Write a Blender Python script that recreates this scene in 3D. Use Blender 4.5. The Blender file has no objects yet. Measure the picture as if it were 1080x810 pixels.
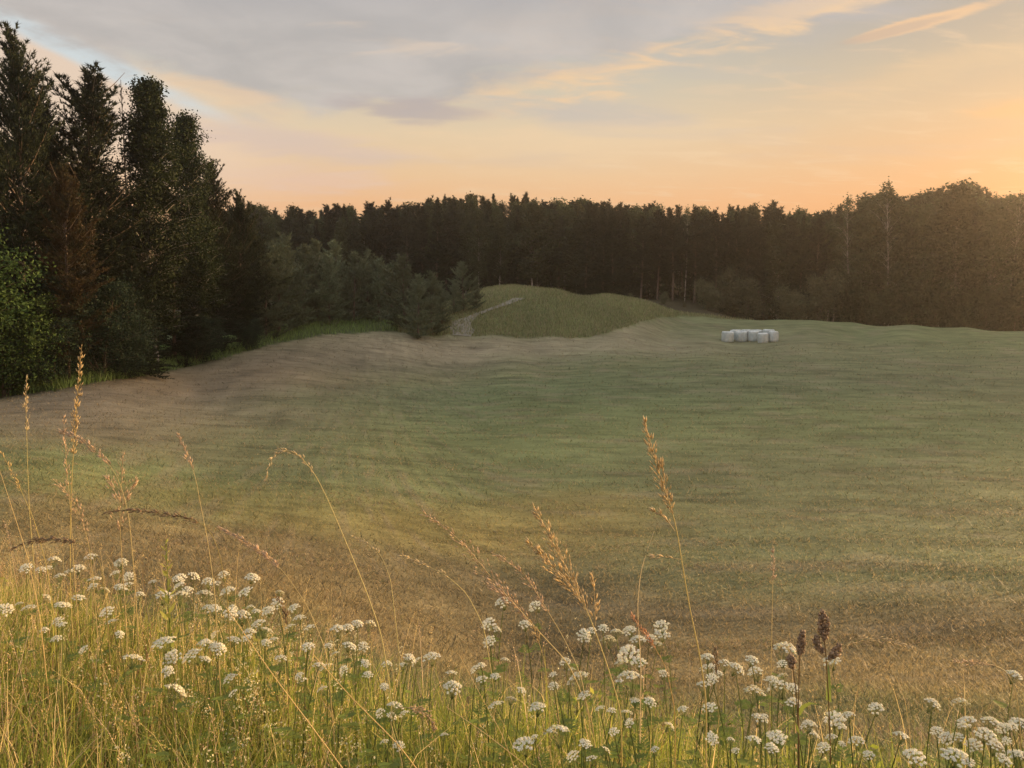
import bpy, math, random
import numpy as np
from mathutils import Vector

# ------------------------------------------------------------------ camera, sky, sun, exposure
SC = bpy.context.scene
COL = SC.collection
R = math.radians
F, PITCH, CAMZ = 848.0, math.atan(80 / 848), 1.7          # focal length in pixels of a 1080 wide frame
SUN_AZ, SUN_EL = 58.0, 7.2
SUN_E, SUN_COL = 5.0, (1.0, 0.62, 0.29)
EXPO = 1.55
HAZE_DENS = 0.00033
SKY_K = 0.1

cam = bpy.data.cameras.new('camera'); cam_o = bpy.data.objects.new('camera', cam); COL.objects.link(cam_o)
cam.sensor_width = 36; cam.lens = 36 * F / 1080; cam.clip_start = 0.05; cam.clip_end = 5000
cam_o.location = (0, 0, CAMZ); cam_o.rotation_euler = (math.pi / 2 - PITCH, 0, 0)
SC.camera = cam_o
SC.view_settings.view_transform = 'Standard'; SC.view_settings.look = 'None'
SC.view_settings.gamma = 1; SC.view_settings.exposure = EXPO; SC.view_settings.use_curve_mapping = False
SC.render.engine = 'CYCLES'
SC.cycles.max_bounces = 6; SC.cycles.diffuse_bounces = 3; SC.cycles.glossy_bounces = 2
SC.cycles.transmission_bounces = 3; SC.cycles.volume_bounces = 1; SC.cycles.use_denoising = True
SC.cycles.caustics_reflective = False; SC.cycles.caustics_refractive = False

def lin(r, g, b):
    f = lambda c: c / 12.92 if c <= 0.04045 else ((c + 0.055) / 1.055) ** 2.4
    return tuple(f(c / 255) for c in (r, g, b))

def azel(u, v):
    a = (u - 540) / F; b = (405 - v) / F
    y = math.cos(PITCH) + b * math.sin(PITCH); z = -math.sin(PITCH) + b * math.cos(PITCH)
    return math.atan2(a, y), math.atan2(z, math.hypot(a, y))

class NT:
    """small helper that writes arithmetic as nodes"""
    def __init__(s, tree): s.t = tree; s.n = tree.nodes; s.l = tree.links
    def new(s, kind, **kw):
        n = s.n.new(kind)
        for k, v in kw.items(): setattr(n, k, v)
        return n
    def put(s, sock, v):
        if isinstance(v, bpy.types.NodeSocket): s.l.new(v, sock)
        else: sock.default_value = v
    def m(s, op, *a):
        n = s.new('ShaderNodeMath', operation=op)
        for i, v in enumerate(a): s.put(n.inputs[i], v)
        return n.outputs[0]
    def step(s, x, lo, hi):
        n = s.new('ShaderNodeMapRange', interpolation_type='SMOOTHSTEP')
        s.put(n.inputs[0], x); s.put(n.inputs[1], lo); s.put(n.inputs[2], hi)
        return n.outputs[0]
    def mix(s, f, a, b, blend='MIX'):
        n = s.new('ShaderNodeMix', data_type='RGBA', blend_type=blend)
        s.put(n.inputs[0], f)
        for k, v in ((6, a), (7, b)):
            s.put(n.inputs[k], v if isinstance(v, bpy.types.NodeSocket) else (*v, 1))
        return n.outputs[2]
    def noise(s, vec, scale, detail=4, rough=0.55, dist=0.0, col=False):
        n = s.new('ShaderNodeTexNoise'); s.l.new(vec, n.inputs['Vector'])
        n.inputs['Scale'].default_value = scale; n.inputs['Detail'].default_value = detail
        n.inputs['Roughness'].default_value = rough; n.inputs['Distortion'].default_value = dist
        return n.outputs['Color' if col else 'Fac']
    def xyz(s, x, y, z):
        n = s.new('ShaderNodeCombineXYZ')
        for i, v in enumerate((x, y, z)): s.put(n.inputs[i], v)
        return n.outputs[0]
    def ramp(s, f, stops):
        n = s.new('ShaderNodeValToRGB'); s.put(n.inputs[0], f)
        cr = n.color_ramp
        while len(cr.elements) < len(stops): cr.elements.new(0.5)
        for e, (p, c) in zip(cr.elements, stops): e.position = p; e.color = (*c, 1)
        return n.outputs[0]

def build_world():
    w = bpy.data.worlds.new('World'); SC.world = w; w.use_nodes = True
    t = NT(w.node_tree); t.n.clear()
    out = t.new('ShaderNodeOutputWorld'); bg = t.new('ShaderNodeBackground')
    bg.inputs['Strength'].default_value = SKY_K
    t.l.new(bg.outputs[0], out.inputs['Surface'])
    sky = t.new('ShaderNodeTexSky', sky_type='NISHITA'); sky.sun_disc = False
    sky.sun_elevation = R(SUN_EL); sky.sun_rotation = R(SUN_AZ); sky.dust_density = 2.5; sky.air_density = 1.2
    tc = t.new('ShaderNodeTexCoord'); sp = t.new('ShaderNodeSeparateXYZ'); t.l.new(tc.outputs['Generated'], sp.inputs[0])
    x, y, z = sp.outputs
    az = t.m('ARCTAN2', x, y); el = t.m('ARCSINE', z)
    # thin high veil: what the evening sky gives off by height
    E = lambda v: max(0, min(1, azel(540, v)[1] / R(60)))
    veil = t.ramp(t.m('DIVIDE', el, R(60)), [
        (0.0, lin(236, 168, 116)), (E(222), lin(240, 182, 132)), (E(185), lin(236, 196, 152)), (E(140), lin(228, 203, 168)),
        (E(90), lin(206, 196, 176)), (E(40), lin(184, 184, 180)), (E(-60), lin(168, 174, 186)), (1.0, lin(150, 160, 180))])
    # redder and duller towards the sun's side, pinker on the other
    warm = t.step(az, R(2), R(36))
    veil = t.mix(warm, veil, t.mix(1.0, veil, (0.90, 0.78, 0.68), 'MULTIPLY'))
    cool = t.step(az, R(-4), R(-30))
    veil = t.mix(cool, veil, t.mix(1.0, veil, (1.0, 1.05, 1.16), 'MULTIPLY'))
    sun_az_d = t.m('DIVIDE', t.m('SUBTRACT', az, R(38)), R(13)); sun_el_d = t.m('DIVIDE', t.m('SUBTRACT', el, R(6)), R(5))
    gl = t.m('POWER', 2.718, t.m('MULTIPLY', -1.0, t.m('ADD', t.m('MULTIPLY', sun_az_d, sun_az_d), t.m('MULTIPLY', sun_el_d, sun_el_d))))
    veil = t.mix(t.m('MULTIPLY', gl, 0.25), veil, lin(245, 160, 84))
    # clouds lie on a high plane seen in perspective
    zz = t.m('ADD', t.m('MAXIMUM', z, 0.0), 0.10)
    q = t.xyz(t.m('DIVIDE', x, zz), t.m('DIVIDE', y, zz), 0.0)
    qs = t.xyz(t.m('MULTIPLY', t.m('DIVIDE', x, zz), 1.0), t.m('MULTIPLY', t.m('DIVIDE', y, zz), 2.4), 0.0)
    n1 = t.noise(q, 2.0, 6, 0.6, 0.4); n2 = t.noise(qs, 3.2, 5, 0.62, 0.6); n3 = t.noise(qs, 1.1, 4, 0.5, 0.3)
    ae = t.xyz(t.m('MULTIPLY', az, 5.0), t.m('MULTIPLY', el, 16.0), 3.3)
    n4 = t.noise(ae, 1.6, 5, 0.6, 0.5)
    # streaks of lit and grey cirrus
    st = t.step(n2, 0.50, 0.72)
    high = t.step(el, R(7.5), R(14))
    cirr = t.mix(t.m('MULTIPLY', st, 0.42), veil, lin(240, 206, 166))
    gs = t.m('MULTIPLY', t.step(n3, 0.48, 0.70), t.m('MULTIPLY', 0.55, high))
    cirr = t.mix(gs, cirr, lin(188, 182, 182))
    def line(u0, v0, u1, v1):
        (a0, e0), (a1, e1) = azel(u0, v0), azel(u1, v1)
        k = (e1 - e0) / (a1 - a0)
        return t.m('SUBTRACT', el, t.m('ADD', e0 - k * a0, t.m('MULTIPLY', az, k)))
    def blob(u, v, ru, rv, tilt=0.0):
        a0, e0 = azel(u, v)
        da = t.m('SUBTRACT', az, a0); de = t.m('SUBTRACT', t.m('SUBTRACT', el, e0), t.m('MULTIPLY', da, tilt))
        da = t.m('DIVIDE', da, ru / F); de = t.m('DIVIDE', de, rv / F)
        return t.m('SUBTRACT', 1.0, t.m('SQRT', t.m('ADD', t.m('MULTIPLY', da, da), t.m('MULTIPLY', de, de))))
    wob = t.m('MULTIPLY', t.m('ADD', t.m('SUBTRACT', n4, 0.5), t.m('MULTIPLY', 0.5, t.m('SUBTRACT', n2, 0.5))), 0.085)
    wob2 = t.m('MULTIPLY', t.m('SUBTRACT', n1, 0.5), 0.05)
    d1 = line(0, 22, 300, 138); d2 = line(470, 112, 850, 8); d3 = line(250, 124, 470, 112)
    dc = t.m('ADD', t.m('ADD', t.m('MINIMUM', t.m('MINIMUM', d1, d2), d3), wob), wob2)
    # cream band lit along the lower right edge of the big cloud, blue gap on its left
    band = t.m('MULTIPLY', t.step(dc, -0.034, 0.0), t.step(az, R(-7), R(3)))
    cirr = t.mix(t.m('MULTIPLY', band, t.m('MULTIPLY', 0.9, t.step(n2, 0.36, 0.62))), cirr, lin(243, 205, 160))
    peach = t.step(blob(60, 95, 260, 75, -0.33), 0.0, 0.7)
    cirr = t.mix(t.m('MULTIPLY', peach, 0.75), cirr, lin(240, 210, 184))
    gap = t.m('MULTIPLY', t.step(t.m('ADD', blob(98, 62, 150, 15, -0.36), t.m('MULTIPLY', wob, 9)), 0.0, 0.7), 0.8)
    cirr = t.mix(gap, cirr, lin(206, 221, 227))
    body = t.step(dc, -0.004, 0.026)
    shade = t.mix(t.step(n1, 0.3, 0.72), lin(182, 176, 172), lin(206, 197, 190))
    shade = t.mix(t.step(el, R(17), R(23)), shade, lin(178, 174, 174))
    hole = t.step(t.m('ADD', blob(450, 50, 150, 22, -0.12), t.m('MULTIPLY', t.m('SUBTRACT', n2, 0.5), 5.0)), 0.4, 1.9)
    shade = t.mix(t.m('MULTIPLY', hole, 0.55), shade, lin(232, 208, 184))
    cirr = t.mix(t.m('MULTIPLY', body, 0.93), cirr, shade)
    for (u, v, ru, rv, tilt, colr, k, a0, a1) in [
            (432, 116, 95, 17, -0.05, lin(186, 172, 168), 0.8, 0.05, 0.7),
            (300, 150, 170, 20, -0.10, lin(216, 192, 182), 0.6, 0.0, 0.8),
            (240, 100, 80, 16, -0.12, lin(244, 208, 166), 0.6, 0.0, 0.7),
            (968, 25, 80, 7, 0.12, lin(240, 196, 150), 0.85, 0.0, 0.5),
            (940, 33, 70, 5, 0.12, lin(176, 160, 150), 0.5, 0.0, 0.6),
            (1075, 114, 60, 12, 0.0, lin(240, 184, 126), 0.7, 0.0, 0.7),
            (980, 75, 140, 20, 0.10, lin(226, 192, 150), 0.5, 0.0, 0.8),
            (860, 8, 130, 14, 0.05, lin(232, 200, 165), 0.6, 0.0, 0.8),
            (600, 150, 260, 28, 0.0, lin(240, 208, 168), 0.4, 0.0, 0.9),
            (330, 190, 120, 22, 0.0, lin(228, 194, 178), 0.5, 0.0, 0.9)]:
        bl = t.step(t.m('ADD', blob(u, v, ru, rv, tilt), t.m('ADD', t.m('MULTIPLY', wob, 8), t.m('MULTIPLY', t.m('SUBTRACT', n2, 0.5), 1.2))), a0, a1)
        cirr = t.mix(t.m('MULTIPLY', bl, k), cirr, colr)
    # overhead and behind the camera: sky brightened to add fill light on the foreground
    sc_ = t.new('ShaderNodeVectorMath', operation='SCALE'); t.l.new(cirr, sc_.inputs[0]); sc_.inputs['Scale'].default_value = 10.0 / 2 ** EXPO
    lift = t.m('ADD', 1.0, t.m('MULTIPLY', 1.5, t.m('MAXIMUM', t.step(el, R(26), R(55)), t.step(y, 0.25, -0.35))))
    lf = t.new('ShaderNodeVectorMath', operation='SCALE'); t.l.new(sc_.outputs[0], lf.inputs[0]); t.l.new(lift, lf.inputs['Scale'])
    fin = t.mix(0.06, lf.outputs[0], sky.outputs[0])
    t.l.new(fin, bg.inputs['Color'])
build_world()

sun = bpy.data.lights.new('sun', 'SUN'); sun_o = bpy.data.objects.new('sun', sun); COL.objects.link(sun_o)
sun.energy = SUN_E; sun.angle = R(4.0); sun.color = SUN_COL
sdir = Vector((math.sin(R(SUN_AZ)) * math.cos(R(SUN_EL)), math.cos(R(SUN_AZ)) * math.cos(R(SUN_EL)), math.sin(R(SUN_EL))))
sun_o.rotation_euler = sdir.to_track_quat('Z', 'Y').to_euler(); sun_o.location = (60, 60, 60)

# ------------------------------------------------------------------ helpers
rng = np.random.default_rng(11)
def at(u, v, Y):
    """world point at depth Y that the photograph shows at pixel (u, v)"""
    a = (u - 540) / F; b = (405 - v) / F
    y = math.cos(PITCH) + b * math.sin(PITCH); z = -math.sin(PITCH) + b * math.cos(PITCH)
    return np.array([a * Y / y, Y, CAMZ + z * Y / y])

_tab = np.random.default_rng(5).random((256, 256))
def vnoise(x, y, s=1.0, seed=0):
    x = np.asarray(x) / s + 17.3 * seed; y = np.asarray(y) / s + 9.1 * seed
    xi = np.floor(x).astype(int); yi = np.floor(y).astype(int); fx = x - xi; fy = y - yi
    fx = fx * fx * (3 - 2 * fx); fy = fy * fy * (3 - 2 * fy)
    g = lambda i, j: _tab[(xi + i) % 256, (yi + j) % 256]
    return (g(0, 0) * (1 - fx) + g(1, 0) * fx) * (1 - fy) + (g(0, 1) * (1 - fx) + g(1, 1) * fx) * fy
def fbm(x, y, s, seed=0):
    return 0.55 * vnoise(x, y, s, seed) + 0.3 * vnoise(x, y, s / 2.1, seed + 1) + 0.15 * vnoise(x, y, s / 4.3, seed + 2)
def sstep(x, a, b):
    t = np.clip((x - a) / (b - a), 0, 1); return t * t * (3 - 2 * t)

def make_mesh(name, V, Q=None, T=None, cols=None, smooth=False):
    """V: n x 3, Q: quads, T: triangles, cols: one colour per vertex"""
    me = bpy.data.meshes.new(name)
    V = np.asarray(V, np.float32)
    Q = np.zeros((0, 4), np.int32) if Q is None or len(Q) == 0 else np.asarray(Q, np.int32)
    T = np.zeros((0, 3), np.int32) if T is None or len(T) == 0 else np.asarray(T, np.int32)
    me.vertices.add(len(V)); me.vertices.foreach_set('co', V.ravel())
    loops = np.concatenate([Q.ravel(), T.ravel()]); me.loops.add(len(loops)); me.loops.foreach_set('vertex_index', loops)
    starts = np.concatenate([np.arange(len(Q)) * 4, len(Q) * 4 + np.arange(len(T)) * 3]).astype(np.int32)
    me.polygons.add(len(starts)); me.polygons.foreach_set('loop_start', starts)
    if smooth: me.polygons.foreach_set('use_smooth', np.ones(len(starts), bool))
    if cols is not None:
        a = me.color_attributes.new('Col', 'FLOAT_COLOR', 'POINT')
        c = np.ones((len(V), 4), np.float32); c[:, :3] = cols; a.data.foreach_set('color', c.ravel())
    me.update(calc_edges=True); me.validate()
    return me

def link(name, me, mat=None, parent=None):
    if mat is not None and len(me.materials) == 0: me.materials.append(mat)
    o = bpy.data.objects.new(name, me); COL.objects.link(o)
    if parent: o.parent = parent
    return o
def tag(o, label=None, cat=None, group=None, kind=None):
    for k, v in (('label', label), ('category', cat), ('group', group), ('kind', kind)):
        if v: o[k] = v
    return o
def empty(name, loc=(0, 0, 0), rz=0.0, sc=1.0):
    o = bpy.data.objects.new(name, None); COL.objects.link(o); o.empty_display_size = 0.1
    o.location = tuple(float(c) for c in loc); o.rotation_euler = (0, 0, rz); o.scale = (sc, sc, sc) if np.isscalar(sc) else sc
    return o

class Buf:
    """collects shapes that end up as ONE mesh"""
    def __init__(s): s.V = []; s.Q = []; s.T = []; s.C = []; s.n = 0
    def add(s, V, Q=None, T=None, C=None):
        V = np.asarray(V, float).reshape(-1, 3)
        if Q is not None and len(Q): s.Q.append(np.asarray(Q) + s.n)
        if T is not None and len(T): s.T.append(np.asarray(T) + s.n)
        if C is not None: s.C.append(np.broadcast_to(np.asarray(C, float), (len(V), 3)))
        s.V.append(V); s.n += len(V)
    def tube(s, P, rad, k=5, C=None):
        P = np.asarray(P, float); m = len(P); rad = np.broadcast_to(np.asarray(rad, float), (m,))
        tg = np.gradient(P, axis=0); tg /= np.linalg.norm(tg, axis=1)[:, None] + 1e-9
        ref = np.where(np.abs(tg[:, 2:3]) > 0.9, np.array([[1.0, 0, 0]]), np.array([[0, 0, 1.0]]))
        a = np.cross(tg, ref); a /= np.linalg.norm(a, axis=1)[:, None] + 1e-9; b = np.cross(tg, a)
        th = np.arange(k) * 2 * math.pi / k
        V = P[:, None, :] + rad[:, None, None] * (np.cos(th)[None, :, None] * a[:, None, :] + np.sin(th)[None, :, None] * b[:, None, :])
        i = np.arange(m - 1)[:, None] * k; j = np.arange(k)[None, :]; j2 = (j + 1) % k
        Q = np.stack([i + j, i + j2, i + k + j2, i + k + j], -1).reshape(-1, 4)
        s.add(V.reshape(-1, 3), Q, None, C)
    def mesh(s, name, smooth=False):
        V = np.concatenate(s.V)
        return make_mesh(name, V, np.concatenate(s.Q) if s.Q else None, np.concatenate(s.T) if s.T else None,
                         np.concatenate(s.C) if s.C else None, smooth)

def unit(a): return a / (np.linalg.norm(a, axis=-1, keepdims=True) + 1e-9)
def rand_dirs(g, n): return unit(g.normal(size=(n, 3)))

# ------------------------------------------------------------------ materials
def foliage_mat(name, ca, cb, transl=0.25, scale=1.2, rough=0.75, vary=0.25):
    m = bpy.data.materials.new(name); m.use_nodes = True; t = NT(m.node_tree); t.n.clear()
    out = t.new('ShaderNodeOutputMaterial'); tc = t.new('ShaderNodeTexCoord'); oi = t.new('ShaderNodeObjectInfo')
    f = t.step(t.noise(tc.outputs['Object'], scale, 3, 0.6), 0.35, 0.68)
    c = t.mix(f, ca, cb)
    hs = t.new('ShaderNodeHueSaturation'); t.l.new(c, hs.inputs['Color'])
    t.put(hs.inputs['Value'], t.m('ADD', 1 - vary, t.m('MULTIPLY', oi.outputs['Random'], 2 * vary)))
    t.put(hs.inputs['Hue'], t.m('ADD', 0.49, t.m('MULTIPLY', oi.outputs['Random'], 0.02)))
    p = t.new('ShaderNodeBsdfPrincipled'); t.l.new(hs.outputs[0], p.inputs['Base Color'])
    p.inputs['Roughness'].default_value = rough; p.inputs['Specular IOR Level'].default_value = 0.08
    tr = t.new('ShaderNodeBsdfTranslucent'); t.l.new(hs.outputs[0], tr.inputs['Color'])
    mx = t.new('ShaderNodeMixShader'); mx.inputs[0].default_value = transl
    t.l.new(p.outputs[0], mx.inputs[1]); t.l.new(tr.outputs[0], mx.inputs[2]); t.l.new(mx.outputs[0], out.inputs['Surface'])
    return m
def col_mat(name, transl=0.35, rough=0.6, spec=0.3):
    """colour comes from the mesh: every blade, stalk or petal has its own"""
    m = bpy.data.materials.new(name); m.use_nodes = True; t = NT(m.node_tree); t.n.clear()
    out = t.new('ShaderNodeOutputMaterial'); at_ = t.new('ShaderNodeAttribute', attribute_name='Col')
    p = t.new('ShaderNodeBsdfPrincipled'); t.l.new(at_.outputs['Color'], p.inputs['Base Color'])
    p.inputs['Roughness'].default_value = rough; p.inputs['Specular IOR Level'].default_value = spec
    tr = t.new('ShaderNodeBsdfTranslucent'); t.l.new(at_.outputs['Color'], tr.inputs['Color'])
    mx = t.new('ShaderNodeMixShader'); mx.inputs[0].default_value = transl
    t.l.new(p.outputs[0], mx.inputs[1]); t.l.new(tr.outputs[0], mx.inputs[2]); t.l.new(mx.outputs[0], out.inputs['Surface'])
    return m
def bark_mat(name, ca, cb, scale=9):
    m = bpy.data.materials.new(name); m.use_nodes = True; t = NT(m.node_tree)
    p = t.n['Principled BSDF']; tc = t.new('ShaderNodeTexCoord')
    mp = t.new('ShaderNodeMapping'); t.l.new(tc.outputs['Object'], mp.inputs[0]); mp.inputs['Scale'].default_value = (1, 1, 0.35)
    n = t.noise(mp.outputs[0], scale, 5, 0.7)
    t.l.new(t.mix(t.step(n, 0.38, 0.62), ca, cb), p.inputs['Base Color']); p.inputs['Roughness'].default_value = 0.9
    b = t.new('ShaderNodeBump'); b.inputs['Strength'].default_value = 0.5; t.l.new(n, b.inputs['Height']); t.l.new(b.outputs[0], p.inputs['Normal'])
    return m

M_PINE = foliage_mat('pine_needles', (0.013, 0.020, 0.011), (0.028, 0.036, 0.018), 0.12)
M_PINEW = foliage_mat('sunlit_pine_needles', (0.046, 0.030, 0.014), (0.030, 0.030, 0.015), 0.15)  # warm sunlight on one pine's branches painted into its needle colour
M_PINEY = foliage_mat('young_pine_needles', (0.092, 0.118, 0.070), (0.14, 0.168, 0.105), 0.15)
M_SPRUCE = foliage_mat('spruce_needles', (0.013, 0.020, 0.012), (0.024, 0.033, 0.018), 0.12)
M_BIRCH = foliage_mat('birch_leaves', (0.012, 0.021, 0.009), (0.026, 0.038, 0.014), 0.18)
M_BUSH = foliage_mat('bush_leaves', (0.028, 0.050, 0.016), (0.060, 0.090, 0.026), 0.25)
M_BUSHD = foliage_mat('dark_bush_leaves', (0.014, 0.025, 0.015), (0.032, 0.050, 0.030), 0.2)
M_FPINE = foliage_mat('forest_pine_needles', (0.018, 0.025, 0.017), (0.038, 0.046, 0.028), 0.12, 0.5, 0.75, 0.45)
M_FBIRCH = foliage_mat('forest_birch_leaves', (0.026, 0.036, 0.017), (0.052, 0.064, 0.030), 0.2, 0.5, 0.75, 0.45)
M_FSHRUB = foliage_mat('shrub_leaves', (0.055, 0.062, 0.034), (0.085, 0.088, 0.050), 0.2, 0.8)
M_BARK = bark_mat('pine_bark', (0.045, 0.033, 0.025), (0.10, 0.070, 0.05))
M_BBARK = bark_mat('birch_bark', (0.09, 0.08, 0.07), (0.36, 0.335, 0.30), 5)

# ------------------------------------------------------------------ the lie of the land
_pts = []
def _w(x, y, z): _pts.append((x, y, z))
def _p(u, v, Y): _pts.append(tuple(at(u, v, Y)))
for x, y, z in [(0, 0, 0), (0, 1.5, -.15), (0, 3, -.38), (1.5, 2.5, -.33), (3, 2.5, -.36), (-1.5, 3.5, -.42), (-3, 5, -.60), (-4.5, 6, -.72),
                (-1.2, 5, -.72), (0.2, 4.2, -.62), (0, 6, -1.32), (2.6, 4.6, -1.0), (3, 7, -1.75), (-2.5, 7, -1.0), (-5, 8.5, -1.25), (6, 4.5, -1.1), (-6, 5, -.5)]: _w(x, y, z)
for u in (540, 640, 740, 820, 900, 1000, 1080, 1260):
    k = (u - 540) / 360
    for v, Y in [(705 + 8 * k, 9 - 0.6 * k), (600, 14.3), (500, 24 + k * .6), (420, 43), (378, 66)]: _p(u, v, Y)
for u, v, Y in [(200, 605, 9), (200, 560, 13), (200, 500, 20.5), (200, 450, 30), (200, 410, 45), (370, 650, 8.8), (370, 575, 14), (370, 500, 21.5), (370, 430, 38), (370, 385, 58),
                (20, 520, 14), (20, 470, 22), (20, 434, 33), (20, 413, 42), (-120, 434, 34), (270, 374, 58), (300, 360, 66), (400, 350, 76), (460, 362, 74),
                (820, 357, 86), (900, 354, 90), (1000, 357, 85), (1080, 361, 80), (1160, 364, 76),
                (820, 337, 108), (860, 337.5, 106), (900, 339.5, 104), (960, 342, 101.5), (1020, 345, 99), (1080, 349, 96), (1160, 354, 90),
                (780, 361, 86), (740, 357, 86), (790, 337, 110), (720, 334, 107), (700, 352, 88),
                (500, 353, 79), (560, 358, 78), (620, 355.5, 79), (660, 346, 84), (465, 352, 79),
                (500, 311, 98), (545, 308, 97), (590, 308, 96.5), (640, 312, 97.5), (680, 321, 100), (545, 332, 87), (600, 333, 87), (640, 332, 88), (470, 331, 86), (740, 333, 110),
                (430, 347, 79), (490, 324, 90), (330, 342, 80), (250, 362, 66), (150, 380, 54), (400, 338, 88), (60, 395, 47)]: _p(u, v, Y)
for az in range(-42, 46, 12):
    a = R(az)
    for r, z in ((135, -2.6 if az > 14 else 0.4), (160, -0.5 if az > 14 else 3.0), (190, 10.0), (300, 17), (900, 17)): _w(r * math.sin(a), r * math.cos(a), z)  # outer rise: unseen hill added to block sky between the forest trunks
for u, Y, z in ((820, 122, -1.0), (900, 121, -1.5), (960, 120, -1.9), (1020, 119, -2.2), (1080, 117, -2.5), (1160, 112, -2.9)): _w(*at(u, 350, Y)[:2], z)
_w(*at(600, 320, 125)[:2], 1.2)
_w(*at(1250, 366, 98)[:2], -3.4)
for az in (-70, -100, -140, 180, 140, 100, 70):
    a = R(az)
    for r, z in ((4, 0), (12, -.2 if abs(az) > 80 else -1.5), (60, -1), (250, 1), (900, 4)): _w(r * math.sin(a), r * math.cos(a), z)
_P = np.array(_pts)
def _warp(x, y):
    r = np.hypot(x, y); k = np.log(r + 3.0) / (r + 1e-6); return np.stack([x * k, y * k], -1)
_C = _warp(_P[:, 0], _P[:, 1])
def _phi(d2): return 0.5 * d2 * np.log(d2 + 1e-9)
def _solve():
    n = len(_C); d2 = ((_C[:, None] - _C[None]) ** 2).sum(-1)
    A = np.zeros((n + 3, n + 3)); A[:n, :n] = _phi(d2) + np.eye(n) * 1.2e-3
    A[:n, n] = 1; A[:n, n + 1:] = _C; A[n, :n] = 1; A[n + 1:, :n] = _C.T
    b = np.zeros(n + 3); b[:n] = _P[:, 2]; return np.linalg.solve(A, b)
_wt = _solve()
def height(x, y):
    x = np.atleast_1d(np.asarray(x, float)); y = np.atleast_1d(np.asarray(y, float)); out = np.empty(len(x))
    for i in range(0, len(x), 20000):
        q = _warp(x[i:i + 20000], y[i:i + 20000])
        d2 = ((q[:, None] - _C[None]) ** 2).sum(-1)
        out[i:i + 20000] = _phi(d2) @ _wt[:len(_C)] + _wt[len(_C)] + q @ _wt[len(_C) + 1:]
    r = np.hypot(x, y)
    return out + 0.045 * (fbm(x, y, 6.0, 3) - 0.5) * sstep(r, 6, 20) + 0.05 * (fbm(x, y, 1.4, 8) - 0.5)
def gz(x, y): return float(height([x], [y])[0])
def ground_at(u, v, lo=2.0, hi=170.0):
    """first ground point the photograph shows at pixel (u, v)"""
    Y = np.geomspace(lo, hi, 900); d = at(u, v, 1.0); d[2] -= CAMZ
    z = height(d[0] * Y, Y); k = np.argmax(z >= CAMZ + d[2] * Y)
    return np.array([d[0] * Y[k], Y[k], z[k]])

_edge = np.array([(-9, 8.2), (-6, 6.9), (-4, 5.9), (-2, 4.8), (-0.6, 4.0), (0.4, 3.6), (1.5, 3.15), (3, 3.0), (6, 3.1), (12, 3.4)])
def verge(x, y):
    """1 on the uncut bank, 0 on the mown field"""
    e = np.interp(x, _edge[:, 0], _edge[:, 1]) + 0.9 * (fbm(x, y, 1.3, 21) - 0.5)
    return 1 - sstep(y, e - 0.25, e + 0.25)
_mb = np.array(sorted(tuple(ground_at(u, v)[:2]) for u, v in [(430, 351), (470, 354), (500, 354), (560, 357.5), (600, 356.5), (640, 351.5), (668, 343), (686, 337), (720, 333), (745, 334.5)]))
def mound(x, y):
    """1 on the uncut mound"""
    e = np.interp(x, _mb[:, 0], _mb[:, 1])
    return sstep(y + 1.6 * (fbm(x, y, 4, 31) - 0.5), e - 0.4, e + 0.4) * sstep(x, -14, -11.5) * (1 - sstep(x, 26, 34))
_sb = [(u, ground_at(u, v)) for u, v in [(-140, 440), (-60, 427), (0, 419), (60, 411), (130, 400), (190, 388), (235, 378), (275, 367), (300, 361), (350, 353.5), (400, 350.5), (432, 350.5)]]
_strip = np.array(sorted((p[0], p[1]) for _, p in _sb)); _su = np.array([u for u, _ in _sb]); _sy = np.array([p[1] for _, p in _sb])
def edge_y(u): return float(np.interp(u, _su, _sy))
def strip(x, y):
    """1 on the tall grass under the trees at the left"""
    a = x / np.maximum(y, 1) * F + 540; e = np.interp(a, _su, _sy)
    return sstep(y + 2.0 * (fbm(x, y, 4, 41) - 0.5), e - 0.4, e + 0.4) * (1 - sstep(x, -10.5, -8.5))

GREEN = np.array((0.134, 0.170, 0.076)); OLIVE = np.array((0.150, 0.166, 0.086)); BROWN = np.array((0.205, 0.168, 0.115))
TAN = np.array((0.30, 0.255, 0.175)); RUST = np.array((0.225, 0.190, 0.098)); DARK = np.array((0.140, 0.124, 0.070)); GOLD = np.array((0.24, 0.20, 0.075))
_z = []
def _zone(u, v, rx, ry, c, k, rot=0.0): p = ground_at(u, v); _z.append((p[0], p[1], rx, ry, c, k, R(rot)))
_zone(330, 400, 9, 15, BROWN, 1.0, -20); _zone(420, 368, 9, 8, TAN, 0.7); _zone(230, 420, 9, 9, BROWN, 1.0, -10); _zone(120, 425, 7, 6, BROWN, 0.9)
_zone(320, 455, 6, 7, BROWN, 0.9); _zone(420, 440, 6, 9, BROWN, 0.75); _zone(400, 490, 5, 4, BROWN, 0.7); _zone(200, 455, 7, 6, BROWN, 0.85); _zone(500, 395, 7, 9, BROWN, 0.5)
_zone(600, 372, 13, 5, TAN, 0.75); _zone(700, 362, 12, 12, TAN, 0.75); _zone(740, 345, 10, 12, OLIVE, 0.8)
_zone(610, 440, 11, 14, GREEN, 1.0); _zone(700, 410, 12, 15, GREEN, 0.9); _zone(560, 495, 8, 7, GREEN, 0.8)
_zone(850, 385, 16, 12, OLIVE, 0.7); _zone(960, 400, 12, 26, OLIVE, 0.9); _zone(1000, 450, 8, 8, GREEN, 0.6); _zone(930, 520, 6, 6, OLIVE, 0.8)
_zone(80, 500, 5, 4, GREEN, 0.9); _zone(250, 530, 5, 3, GREEN, 0.8); _zone(450, 555, 6, 2.5, GOLD, 0.65); _zone(600, 555, 3, 2, GOLD, 0.6)
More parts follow.
